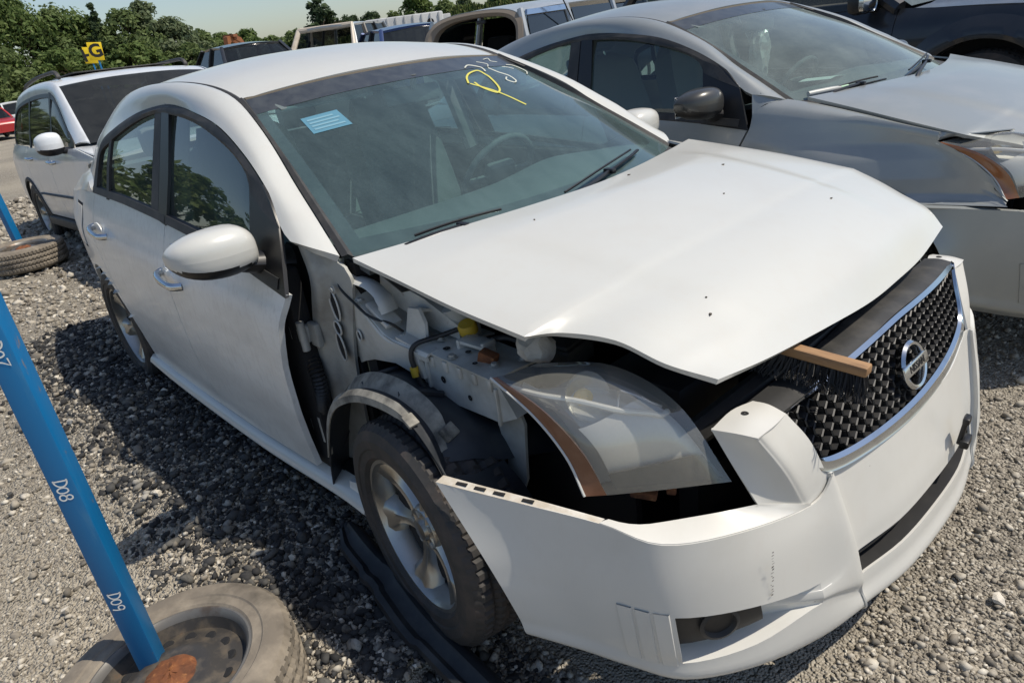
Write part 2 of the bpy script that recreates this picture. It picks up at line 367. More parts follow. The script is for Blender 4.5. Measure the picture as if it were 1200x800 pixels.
def rim_build(par, M, rr, h, m, spokes=6, sw=.030):
    b = MB(); b.lathe([(rr-.004, -h*.7), (rr+.002, -h*.2), (rr, h*.55), (rr+.008, h*.78), (rr+.006, h*.86), (rr-.004, h*.86), (rr-.012, h*.7), (rr-.016, h*.2), (rr-.02, -h*.6)], 64, M)
    r = b.build('rim', m, par)
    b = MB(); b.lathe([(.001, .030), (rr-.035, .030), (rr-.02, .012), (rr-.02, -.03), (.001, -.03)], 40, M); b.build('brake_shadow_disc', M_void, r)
    b = MB(); b.lathe([(.001, .0), (.13, .0), (.13, -.012), (.001, -.012)], 48, M); b.build('brake_disc', M_primd, r)
    b = MB()
    for k in range(spokes):
        A = 2*math.pi*k/spokes+.3; rows = []
        for q, rad in enumerate(np.linspace(.03, rr-.004, 9)):
            f = q/8; wdt = sw*(1.0-.35*math.sin(math.pi*min(1, f*1.15)))+.022*max(0, f-.62)/.38; hc = h*(.52+.26*f**1.3)-.012*math.sin(math.pi*f)
            row = []
            for e, dh in ((-1.25, -.042), (-1, -.010), (-.55, 0), (0, -.005), (.55, 0), (1, -.010), (1.25, -.042)):
                y = e*wdt; row.append(M @ Vector((rad*math.cos(A)-y*math.sin(A), rad*math.sin(A)+y*math.cos(A), hc+dh)))
            rows.append(row)
        n0 = len(rows[0]); b.add([p for r_ in rows for p in r_], gridf(9, n0))
    b.build('spokes', m, r, ang=50)
    b = MB(); b.lathe([(.001, h*.62), (.027, h*.60), (.031, h*.5), (.033, h*.46), (.058, h*.50), (.066, h*.40), (.07, -.01)], 36, M); b.build('hub', m, r)
    b = MB()
    for k in range(5):
        A = 2*math.pi*k/5+.5; c = Vector((.047*math.cos(A), .047*math.sin(A), h*.475)); b.lathe([(.001, .006), (.008, .006), (.009, .0)], 8, M @ Matrix.Translation(c))
    b.build('lug_nuts', M_primd, r)
    return r
def wheel(par, c, s, R=.316, rr=.210, w=.205, spokes=6, rm=None, steer=0., sw=.030):
    e = empty('wheel', c); e.parent = par; e.rotation_euler = (0, 0, steer)
    z = Vector((0, s, 0)); x = Vector((1, 0, 0)); y = z.cross(x); M = frame((0, 0, 0), x, y, z)
    me = tyre_data(R, rr, w).copy(); me.transform(M); me.materials.append(M_rubber)
    o = bpy.data.objects.new('tyre', me); COL.objects.link(o); o.parent = e
    rim_build(e, M, rr, w/2, rm or M_alloy, spokes, sw)
    return e
def band(name, rail, dlo, m, par, s, n=60, bulge=.018, t=.02, cut=None):
    A = arc(rail, n); B = arc(dlo, n); mid = (A+B)/2; mid[:, 1] -= bulge; mid[:, 2] += bulge*.6
    G = surf([[tuple(A[i]), tuple(A[i]*.75+mid[i]*.25+np.array((0, -bulge*.45, bulge*.3))), tuple(mid[i]), tuple(B[i])] for i in range(n)], 9, n, linv=True)
    if s > 0: G = flip(G); G[..., 1] *= 1.03
    return sheet(name, G, m, par, t, (-1.6, 0, .6))
def seat(par, x, y, z0, m, md, sc=1.0, headrest=True, back=.62, rake=.30):
    e = empty('seat', (x, y, z0)); e.parent = par
    c = MB(); rows = []
    for v, (px, pz, hw) in enumerate([(.28, .30, .23), (.30, .36, .24), (.10, .38, .25), (-.18, .36, .25), (-.24, .30, .24)]):
        rows.append([(px*sc, k*hw*sc, (pz+.03*abs(k)**2)*sc) for k in (-1, -.7, 0, .7, 1)])
    sheet('cushion', surf(rows, 13, 13), m, e, .10, (0, 0, -1))
    rows = []
    for v in np.linspace(0, 1, 6):
        h = .36+back*v; hw = .245*(1-.22*v**3); xo = -.22-rake*(h-.36); rows.append([((xo+.05*abs(k)**2)*sc, k*hw*sc, (h)*sc) for k in (-1, -.75, 0, .75, 1)])
    rows.append([((xo-.06)*sc, k*.14*sc, (h+.05)*sc) for k in (-1, -.75, 0, .75, 1)])
    sheet('backrest', surf(rows, 13, 18), m, e, .11, (-9, 0, .4))
    if headrest:
        b = MB(); b.box(((xo-.055)*sc, 0, (h+.155)*sc), (.10*sc, .26*sc, .18*sc), (0, -.2, 0), .045); b.build('headrest', md, e)
        b = MB(); [b.tube([((xo-.05)*sc, k*.06*sc, h*sc), ((xo-.055)*sc, k*.06*sc, (h+.1)*sc)], .007, 6) for k in (-1, 1)]; b.build('headrest_posts', M_chrome, e)
    return e

# ------------------------------------------------------------------ the compact sedan (white wreck and its grey neighbour)
SP = dict(z=[.15, .22, .30, .40, .50, .62, .74, .80, .835, .87, .93, 1.02], y=[.835, .848, .862, .876, .886, .891, .891, .889, .882, .868, .848, .808],
          fade=lambda X: (.115*max(0, -X-2.4)**2+.33*max(0, X-.08)**2))
RAIL = [(-.336, -.735, .994), (-.481, -.705, 1.075), (-.624, -.675, 1.152), (-.77, -.645, 1.243), (-.918, -.615, 1.312), (-1.072, -.59, 1.372), (-1.2, -.59, 1.410), (-1.36, -.60, 1.436),
        (-1.6, -.612, 1.449), (-1.9, -.615, 1.441), (-2.2, -.607, 1.409), (-2.5, -.60, 1.342), (-2.8, -.60, 1.238), (-3.0, -.61, 1.150), (-3.16, -.62, 1.085)]
DLO = [(-.468, -.800, 1.036), (-.524, -.792, 1.062), (-.578, -.772, 1.107), (-.637, -.754, 1.153), (-.809, -.721, 1.235), (-1.031, -.69, 1.311), (-1.268, -.674, 1.354), (-1.47, -.664, 1.376),
       (-1.622, -.665, 1.376), (-1.904, -.675, 1.349), (-2.201, -.698, 1.292), (-2.40, -.722, 1.233), (-2.47, -.757, 1.145), (-2.52, -.80, 1.03)]
def Gp(x, z, off=0.): return (x, -(.835-.40*(z-.95))-off, z)
BELT = itp((-2.6, 1.01), (-2.0, 1.0), (-1.6, .985), (-1.15, .962), (-.80, .935), (-.40, .898))
SPLAY = True
def bumper_cols():
    bot = [(.392, -.866), (.50, -.803), (.59, -.758), (.695, -.702), (.79, -.575), (.855, -.42), (.890, -.285), (.890, -.268), (.920, -.12)]
    top = [(.212, -.915, .618) if SPLAY else (.24, -.888, .618), (.40, -.842, .606), (.555, -.778, .592), (.667, -.730, .566), (.757, -.60, .556), (.812, -.414, .532), (.819, -.350, .576), (.815, -.335, .576), (.853, -.13, .560)]
    mb = [(.932, .06)]; mt = [(.862, .06, .556)]
    def mir(p): y = .12-p[1]; y -= .14*min(1, max(0, (-p[1]-.40)/.5)); return (p[0]+.05*(y-.06), y, *((p[2]-.02*min(1, max(0, (-p[1]-.6)/.3)),) if len(p) > 2 else ()))
    bot = bot+mb+[mir(p) for p in bot[::-1]]; top = top+mt+[mir(p) for p in top[::-1]]
    return bot, top
BROWS = [.172, .205, .248, .286, .346, .392, .47, None]
def bumper_ctrl(inset=0.):
    bot, top = bumper_cols(); nC = len(bot); rows = []
    for r, z in enumerate(BROWS):
        row = []
        for k in range(nC):
            b, t = np.array([*bot[k], .19]), np.array(top[k]); f = 1. if z is None else (z-.19)/(t[2]-.19)
            p = b*(1-f)+t*f
            tang = np.array(bot[min(k+1, nC-1)])-np.array(bot[max(k-1, 0)]); nrm = np.array([tang[1], -tang[0]]); nrm /= np.linalg.norm(nrm)
            c = abs(p[1]-.06) < .36
            e = .016*math.sin(math.pi*np.clip(f, 0, 1))
            if r == 0: e -= .022
            if r == 1: e += .004
            if r == 2 and abs(p[1]-.06) < .8: e -= .004
            if 7 <= k <= nC-8 and r >= 3: e -= (0, 0, 0, .006, .013, .013, .013, .006)[r]
            if k in (6, nC-7) and r >= 3: e += .004
            pk = min(k, nC-1-k)
            if pk in (4, 5) and 2 <= r <= 5: p[2] = np.interp(r, [2, 5], (.262, .378) if pk == 4 else (.292, .345))
            ed = pk; p[2] += (.055, .028, .010)[ed]*(1-min(1, max(0, f))) if ed < 3 else 0
            if ed == 0: p[0] += .042*math.sin(math.pi*min(1, max(0, f)))
            p[:2] += nrm*(e-inset); row.append(tuple(p))
        rows.append(row)
    return rows
def make_bumper(par, m, white):
    global SPLAY
    SPLAY = white
    rows = bumper_ctrl(); nC = len(rows[0]); S = 5; T = 4
    G = surf(rows, (nC-1)*S+1, (len(rows)-1)*T+1)
    # step between the proud centre section and the corners
    def cell(r, c): return r//T, c//S
    slot = lambda r, c: cell(r, c)[0] == 3 and 7 <= cell(r, c)[1] <= nC-9
    pock = lambda r, c: 2 <= cell(r, c)[0] <= 4 and (cell(r, c)[1] in (3, 4) or cell(r, c)[1] in (nC-5, nC-6))
    b = sheet('front_bumper', G, m, par, .006, (0, 0, .3), drop=lambda r, c: slot(r, c) or pock(r, c), ang=30)
    # upper part round the grille, right then left
    def mir(p): y = .115-p[1]; y -= .14*min(1, max(0, (-p[1]-.40)/.5)); f = min(1, max(0, (p[2]-.58)/.1)); return (p[0]+.05*(y-.06)*(1-f), y, p[2]-.02*f)
    A = np.array
    for s in (-1, 1):
        X = (lambda p: p) if s < 0 else mir
        a, bb, c, d = (.812, -.414, .532), (.815, -.348, .578), (.757, -.437, .742), (.757, -.545, .743)
        am = (.789, -.482, .638); bm_ = (.790, -.392, .664); e, f, em = (.752, -.528, .577), (.672, -.567, .742), (.715, -.553, .66)
        TR = G[-1] if s < 0 else G[-1][::-1]       # top row of the bumper skin, from the fender end inwards
        front = TR[5*S:6*S+1]; led = TR[2*S:5*S+1]; tuck = np.array((-.004, 0, -.005)); tuck2 = np.array((-.006, 0, -.020))
        def lp(u, v, k): u, v = A(u), A(v); return u*(1-k)+v*k
        fm = lambda k: front[int(round(k*S))]+tuck2
        mA = lambda u, v: [X(tuple(lp(u, v, k))) for k in (0, .5, .86)]
        rows_ = []
        for ee, aa, bb2, fr_ in ((e, None, None, 1), (em, am, bm_, 0), (f, d, c, 0)):
            if fr_: A_, B_ = fm(0), fm(1.); E_ = A(X(ee))
            else: A_, B_, E_ = A(X(aa)), A(X(bb2)), A(X(ee))
            rows_.append([E_, lp(E_, A_, .5), lp(E_, A_, .88), A_*.9+lp(E_, B_, .5)*.1, lp(A_, B_, .16), lp(A_, B_, .5), B_])
        G1 = surf(rows_, 37, 17); sheet('bumper_corner', G1, m, par, .006, (0, 0, .5), ang=75)
        G3 = surf([[X(f), X((.72, -.557, .7455)), X(d)], [X((.675, -.50, .752)), X((.72, -.50, .754)), X((.7615, -.49, .745))], [X((.687, -.438, .748)), X((.72, -.436, .75)), X(c)]], 9, 9)
        sheet('bumper_top_tab', G3, m, par, .004, (0, 0, 0))
        # ledge under the headlight and fender flange
        n4 = len(led); inn4 = arc([X((.562, -.757, .593)), X((.59, -.743, .588)), X((.616, -.718, .582)), X((.640, -.685, .579)), X((.664, -.652, .578)), X((.708, -.592, .577)), X(e)], n4)
        G4 = np.stack([led+tuck*.5, led*.96+inn4*.04+np.array((0, 0, .0015)), (led+inn4)/2+np.array((0, 0, .002)), inn4, inn4+np.array((-.004, 0, -.012))])
        sheet('bumper_ledge', G4, m, par, .004, (.5, 0, 0))
        G5 = surf([[X((.212, -.915, .618) if white else (.24, -.888, .618)), X((.30, -.882, .613)), X((.40, -.842, .606)), X((.555, -.778, .592))], [X((.214, -.893, .624) if white else (.242, -.868, .624)), X((.30, -.862, .618)), X((.40, -.824, .611)), X((.556, -.762, .594))]], 40, 3)
        fl = sheet('fender_flange', G5, mat('soiled_white_plastic', (.50, .44, .35), .6, var=[(20, (.64, .61, .55), .4, .6, 6, None)]) if white else m, par, .003, (0, 0, 0))
        q = MB()
        for uu in ((8, 14, 20, 27) if white else ()):
            p = A(G5[1, uu]); t_ = (A(G5[1, uu+1])-p); t_ /= np.linalg.norm(t_); q.box(p+A((0, 0, .0015)), (.026, .008, .002), (0, 0, math.atan2(t_[1], t_[0])))
        (q.build('clip_slots', M_void, fl) if q.V else None)
        q = MB(); q.lathe([(.0075, 0), (.001, 0)], 14, Matrix.Translation(Vector(X((.703, -.497, .7545)))) @ Matrix.Rotation(.03, 4, 'Y')); q.build('clip_hole', M_void, par)
        # fog lamp pocket
        ins = surf(bumper_ctrl(.055), (nC-1)*S+1, (len(rows)-1)*T+1)
        c0, c1 = ((3*S, 5*S) if s < 0 else ((nC-6)*S, (nC-4)*S))
        O = G[2*T:5*T+1, c0:c1+1]; I = ins[2*T:5*T+1, c0:c1+1]; w_ = np.linspace(0, 1, c1-c0+1)
        if s > 0: w_ = w_[::-1]
        dep = np.clip((.97-w_)/.35, 0, 1)[None, :, None]
        B = O*(1-dep)+I*dep; B[..., 2] = B[..., 2]*(1-.10*dep[..., 0])+.315*.10*dep[..., 0]
        pk = sheet('fog_lamp_pocket', B, m, par)
        for row in (0, -1): sheet('pocket_wall', np.stack([O[row], B[row]]), m, pk)
        side = 0 if s < 0 else -1; sheet('pocket_wall', np.stack([O[:, side], B[:, side]]), m, pk)
        h0, h1 = (0, 6) if s < 0 else (c1-c0-6, c1-c0)
        K = B[3:-1, h0:h1+1].copy(); K2 = O[3:-1, h0:h1+1]; K = K*.55+K2*.45
        sheet('fog_lamp_blank', K, M_blackp, pk, .02, (0, 0, .3))
        cc = K[K.shape[0]//2, K.shape[1]//2]; nn = gnorm(K)[K.shape[0]//2, K.shape[1]//2]; nn = nn if nn[0] > 0 else -nn
        z = Vector(nn); x = z.orthogonal().normalized(); y = z.cross(x); q = MB(); q.lathe([(.042, -.004), (.044, .006), (.036, .009), (.028, -.008), (.001, -.016)], 26, frame(cc, x, y, z)); q.build('fog_lamp_socket', M_greyp, pk)
        # three vertical ribs beside the pocket
        r0, r1 = ((2*S, 3*S) if s < 0 else ((nC-4)*S, (nC-3)*S)); q = MB()
        for uu in (.2, 1.75, 3.3):
            i0 = r0+uu if s < 0 else r1-uu-1.4
            for vv in (0,):
                row = []
                for v in np.linspace(2*T-.5, 5*T+.5, 10):
                    cs = []
                    for du in (0, .12, 1.28, 1.4):
                        i = i0+du; ii = int(i); fu = i-ii; jj = int(v); fv = v-jj
                        p = (G[jj, ii]*(1-fu)+G[jj, ii+1]*fu)*(1-fv)+(G[jj+1, ii]*(1-fu)+G[jj+1, ii+1]*fu)*fv
                        n_ = gnorm(G)[jj, ii]; n_ = n_ if n_[1]*p[1] > 0 else -n_
                        cs.append(p+n_*(-.002 if du in (0, 1.4) else .0035))
                    row.append(cs)
                q.add([p for r_ in row for p in r_], gridf(10, 4))
        q.build('bumper_ribs', m, par, ang=25)
    # intake slot lining
    ins = surf(bumper_ctrl(.05), (nC-1)*S+1, (len(rows)-1)*T+1); c0, c1 = 7*S, (nC-8)*S
    O = G[3*T:4*T+1, c0:c1+1]; I = ins[3*T:4*T+1, c0:c1+1]
    sl = sheet('lower_intake', I, M_blackp, par)
    for row in (0, -1): sheet('intake_wall', np.stack([O[row]*.95+I[row]*.05, I[row]])+np.array((0, 0, -.003 if row == 0 else .003)), M_blackp, sl)
    b2 = MB(); b2.tube([tuple(I[2, k]*.5+O[2, k]*.5) for k in range(0, c1-c0+1, 3)], .006, 6); b2.build('intake_bar', M_blackp, sl)
    return b
def fG(y, z): return .808-.2*(y-.05)**2-.35*(z-.668)+.01*y
def make_grille(par, badge=True):
    e = empty('grille'); e.parent = par
    yc = .05
    out = [(-.395-.05, .742), (-.42, .70), (-.405, .64), (-.375, .585), (-.32, .566), (-.20, .556), (-.08, .55), (.05, .548)]
    inn = [(-.385-.04, .722), (-.402, .69), (-.39, .645), (-.362, .612), (-.30, .597), (-.20, .588), (-.08, .583), (.05, .581)]
    tz = lambda y: .7735-.0335*(math.sqrt((y-.05)**2+.0025)/.495)**1.25
    topo = [(y, tz(y)) for y in (-.445, -.35, -.25, -.15, -.05, .05)]; topi = [(y*.96+.002, tz(y)-.0145) for y in (-.445, -.35, -.25, -.15, -.05, .05)]
    P3 = lambda L, off: [(fG(y, z)+off, y, z) for y, z in L]
    mir = lambda L: [(2*yc-y, z) for y, z in L[::-1]]
    O = arc(P3(out+mir(out)[1:], .006), 90); I = arc(P3(inn+mir(inn)[1:], .006), 90); mid = (O+I)/2; mid[:, 0] += .004
    fr = sheet('chrome_frame', np.stack([O, O*.6+mid*.4+np.array((.006, 0, 0)), mid, I*.6+mid*.4+np.array((.006, 0, 0)), I]), M_chrome, e)
    O2 = arc(P3(topo+mir(topo)[1:], .004), 50); I2 = arc(P3(topi+mir(topi)[1:], .004), 50); m2 = (O2+I2)/2; m2[:, 0] += .007
    sheet('chrome_top_strip', np.stack([O2, m2, I2]), M_chrome, e)
    # dark backing and honeycomb mesh
    bk = surf([P3([(-.44+k, .742) for k in np.linspace(0, .98, 7)], -.045), P3([(-.43+k, .65) for k in np.linspace(0, .96, 7)], -.045), P3([(-.36+k, .56) for k in np.linspace(0, .82, 7)], -.045)], 20, 12)
    bk[..., 2] = np.where(bk[..., 2] > .73, bk[..., 2]+.02*(1-((bk[..., 1]-.05)/.48)**2), bk[..., 2])
    sheet('grille_back', bk, M_void, e)
    def inside(y, z):
        a = abs(y-yc); lim = np.interp(z, [.575, .597, .612, .645, .69, .73], [.2, .36, .415, .442, .452, .475]); zt = tz(y)-.026; zb = .581+.03*(a/.42)**3
        return a < lim and zb-.004 < z < zt+.004
    q = MB(); dy, dz = .033, .0235; r = 0; z = .57
    while z < .78:
        y = -.5+(dy/2 if r % 2 else 0)
        while y < .6:
            if inside(y, z):
                C_ = [(y, z+dz*.66), (y+dy/2, z+dz*.22), (y+dy/2, z-dz*.36), (y, z-dz*.66), (y-dy/2, z-dz*.36), (y-dy/2, z+dz*.22)]
                ring = lambda k, off: [(fG(y, z)+off-.35*(c[1]-z)*1, y+(c[0]-y)*k, z+(c[1]-z)*k) for c in C_]
                a, b_, c_ = ring(1.0, .0), ring(.86, .003), ring(.74, -.034)
                q.add(a+b_+c_, [(i, (i+1) % 6, 6+(i+1) % 6, 6+i) for i in range(6)]+[(6+i, 6+(i+1) % 6, 12+(i+1) % 6, 12+i) for i in range(6)])
            y += dy
        z += dz; r += 1
    hm = q.build('grille_mesh', mat('grille_black_gloss', (.012, .012, .013), .45, var=[(30, (.035, .033, .03), .5, .8, 6, None)]), e, ang=20)
    if badge:
        nrm = Vector((1, -.03, .35)).normalized(); c = Vector((fG(.03, .665)+.022, .03, .665)); up = (Vector((0, 0, 1))-nrm*nrm.z).normalized(); right = up.cross(nrm)
        M = frame(c, right, up, nrm); q = MB()
        q.lathe([(.056, -.012), (.058, .002), (.053, .009), (.047, .007), (.0445, -.002), (.044, -.012)], 48, M)
        bd = q.build('badge_ring', M_chrome, e)
        q = MB(); q.box((0, 0, 0), (.128, .030, .012), None, .004); q.V = [tuple(M @ (Vector(v)+Vector((0, 0, .005)))) for v in q.V]; q.build('badge_bar', M_chrome, bd)
        textmesh('badge_lettering', 'NISSAN', .0235, M_signb, M @ Matrix.Translation((0, 0, .0114)), bd, .0006, .0004)
    return e
HLO = [(.268, -.766, .824), (.385, -.762, .769), (.465, -.760, .70), (.510, -.765, .628)]
HLI = [(.312, -.66, .826), (.46, -.60, .836), (.605, -.58, .784), (.715, -.563, .636)]
def hl_grid(n=28, inset=0.):
    A = cr(HLO, n); B = cr(HLI, n); rows = []
    for i in range(n):
        f = i/(n-1); w = math.sin(math.pi*min(1, .15+f*.8)); mid = (A[i]+B[i])/2+np.array((.030, -.026, .012))*w
        q1 = A[i]*.6+mid*.4+np.array((.008, -.014, .004))*w; q2 = B[i]*.6+mid*.4+np.array((.012, -.004, .010))*w
        rows.append([A[i], q1, mid, q2, B[i]])
    G = surf(rows, 31, n, linv=True); N = gnorm(G)
    if N[n//2, 15] @ np.array((.5, -.6, .5)) < 0: N = -N
    return G-N*inset, N
def make_headlight(par, s, amber):
    e = empty('headlight'); e.parent = par; fl = flip if s > 0 else (lambda g: g)
    G, N = hl_grid(); am = 6
    sheet('lens', fl(G[:, am:]), G_lens, e)
    sheet('amber_marker', fl(G[:, :am+1]), amber, e, .004, (0, 0, .5))
    H, _ = hl_grid(inset=.055); rim = np.stack([np.vstack([G[0], G[:, -1][1:], G[-1][::-1][1:], G[:, 0][::-1][1:]]), np.vstack([H[0], H[:, -1][1:], H[-1][::-1][1:], H[:, 0][::-1][1:]])])
    bowl = sheet('lamp_housing', fl(H), M_bulbw, e); sheet('housing_wall', fl(rim), M_blackp, bowl)
    K, _ = hl_grid(inset=.030)
    def pt(u, v, d=.030): g, _ = hl_grid(inset=d); return g[int(v*27), int(u*30)]
    # main-beam reflector bowl, low reflector and chrome divider
    q = MB(); c = Vector(pt(.62, .36, .040)); z = Vector((.80, -.22, .50)).normalized(); x = z.orthogonal().normalized(); y = z.cross(x); M = frame(c, x, y, z)
    q.lathe([(.052, .0), (.050, -.006), (.043, -.020), (.030, -.034), (.014, -.041), (.001, -.043)], 36, M); r_ = q.build('main_reflector', M_refl, e)
    q = MB(); q.lathe([(.016, -.044), (.021, -.02), (.015, -.008), (.001, -.004)], 16, M); q.build('bulb', mat('bulb_amber_reflection', (.85, .62, .22), .15, 0, 1.), r_)  # bulb enlarged and coloured yellow to paint the amber reflections in the lamp
    L = [K[int(v*27), int(u*30)] for u, v in ((.36, .02), (.42, .18), (.50, .36), (.60, .52), (.74, .64), (.88, .69), (.97, .70))]
    q = MB(); q.tube(cr(L, 26), .0065, 8); q.build('chrome_divider', mat('lamp_bright_trim', (.80, .80, .78), .25, .3), e)
    L = [K[int(v*27), int(u*30)] for u, v in ((.62, .54), (.74, .47), (.86, .47), (.97, .66))]
    q = MB(); q.tube(cr(L, 22), .003, 6); q.build('chrome_divider', M_refl, e)
    sub = hl_grid(inset=.036)[0][14:26, 8:30].copy(); sheet('low_reflector', sub, M_refl2, e, .006, (.3, -.6, .5))
    sub = hl_grid(inset=.034)[0][1:10, 7:11]; sheet('dark_bezel', sub, M_greyp, e, .004, (.3, -.6, .5))
    sub = hl_grid(inset=.022)[0][24:28, 8:29]; sheet('dark_bezel', sub, M_greyp, e, .004, (.3, -.6, .5))
    if s > 0:
        for o in list(e.children)+[k for ch in e.children for k in ch.children]:
            if o.name.split('.')[0] in ('main_reflector', 'bulb', 'chrome_divider', 'low_reflector', 'dark_bezel'):
                o.data.transform(Matrix.Scale(-1, 4, (0, 1, 0)))
    # white edge line of the lamp body
    q = MB(); q.tube(fl(G[:, 0]), .003, 6); q.build('lens_edge', mat('lens_edge_white', (.55, .55, .52), .5), e)
    return e
def hood_grid():
    def row(pr, mid): (a, b) = pr; return [a, ((a[0]*.75+b[0]*.25)*.5+mid[0]*.5, a[1]*.64+b[1]*.0, a[2]*.45+mid[2]*.55), ((a[0]+b[0])*.08+mid[0]*.84, a[1]*.32, a[2]*.12+mid[2]*.88), mid, ((a[0]+b[0])*.08+mid[0]*.84, b[1]*.32, b[2]*.12+mid[2]*.88), ((a[0]*.25+b[0]*.75)*.5+mid[0]*.5, b[1]*.64, b[2]*.45+mid[2]*.55), b]
    R = [row(((-.255, -.742, 1.003), (-.235, .742, 1.014)), (-.075, .0, 1.028)),
         row(((-.06, -.742, .978), (-.04, .742, .994)), (.08, 0, 1.020)),
         row(((.15, -.742, .951), (.16, .742, .970)), (.24, 0, .998)),
         row(((.36, -.738, .932), (.381, .74, .936)), (.40, 0, .967)),
         row(((.40, -.668, .922), (.477, .70, .912)), (.50, 0, .940)),
         row(((.50, -.628, .914), (.56, .66, .888)), (.60, .0, .905)),
         row(((.60, -.607, .882), (.646, .62, .862)), (.685, .02, .862)),
         row(((.688, -.569, .858), (.70, .59, .822)), (.737, .03, .818))]
    # front edge heights read off the photograph
    R[-1] = [(.688, -.569, .858), (.710, -.425, .846), (.731, -.20, .832), (.737, .0, .815), (.733, .17, .809), (.721, .37, .804), (.70, .59, .822)]
    return R
def make_hood(par, m, closed):
    R = hood_grid(); nu = 61
    A = [cr(r, nu) for r in R]; A = np.array(A)
    # rear part smooth, sharp kink at the lamp corner
    def col(j):
        a = cr(A[:4, j], 31); b = cr(A[3:, j], 29); return np.vstack([a, b[1:]])
    G = np.stack([col(j) for j in range(nu)], 1)
    # raised centre panel with two soft creases
    for i in range(G.shape[0]):
        for j in range(nu):
            y = abs(G[i, j, 1]); f = i/(G.shape[0]-1); yc = .50-.13*f
            G[i, j, 2] += .010*(1/(1+math.exp((y-yc)/.013)))*math.sin(math.pi*min(1, f*1.05+.02)); u_ = abs(2*j/(nu-1)-1); G[i, j, 2] += .011*(1-u_**14)*min(1, f*6)*min(1, (1-f)*9) + .012*math.sin(math.pi*min(1, max(0, (f-.55)/.45)))**1.0*(1-u_**6)
    # rolled front lip
    Gh = G.copy()
    if closed:
        c = np.array((-.25, 0, 1.0)); th = math.radians(8.0); Rm = np.array([[math.cos(th), 0, math.sin(th)], [0, 1, 0], [-math.sin(th), 0, math.cos(th)]])
        Gh = (Gh-c)@Rm.T+c; Gh = (Gh+flip(Gh)[:, ::-1])/2
    h = sheet('hood', Gh, m, par, .013, (.2, 0, -2), ang=30)
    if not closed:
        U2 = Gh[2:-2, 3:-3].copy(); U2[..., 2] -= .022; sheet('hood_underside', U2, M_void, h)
    return h
def windscreen_grid(n=33, m=25, off=0.):
    rows = [[(-.315, -.705, .985), (-.16, -.38, .985), (-.105, 0, .985), (-.16, .38, .985), (-.315, .73, .985)],
            [(-.69, -.635, 1.187), (-.565, -.34, 1.21), (-.53, 0, 1.218), (-.565, .34, 1.21), (-.69, .66, 1.187)],
            [(-1.078, -.562, 1.374), (-1.02, -.30, 1.397), (-.99, 0, 1.404), (-1.02, .30, 1.397), (-1.085, .585, 1.376)]]
    G = surf(rows, n, m); N = gnorm(G); N = N if N[m//2, n//2, 2] > 0 else -N
    return G+N*off
def windscreen_pt(u, v, off=.003):
    G = windscreen_grid(65, 49, off); x = u*64; y = v*48; i, j = min(int(y), 47), min(int(x), 63); a, b = y-i, x-j
    return (G[i, j]*(1-a)+G[i+1, j]*a)*(1-b)+(G[i, j+1]*(1-a)+G[i+1, j+1]*a)*b

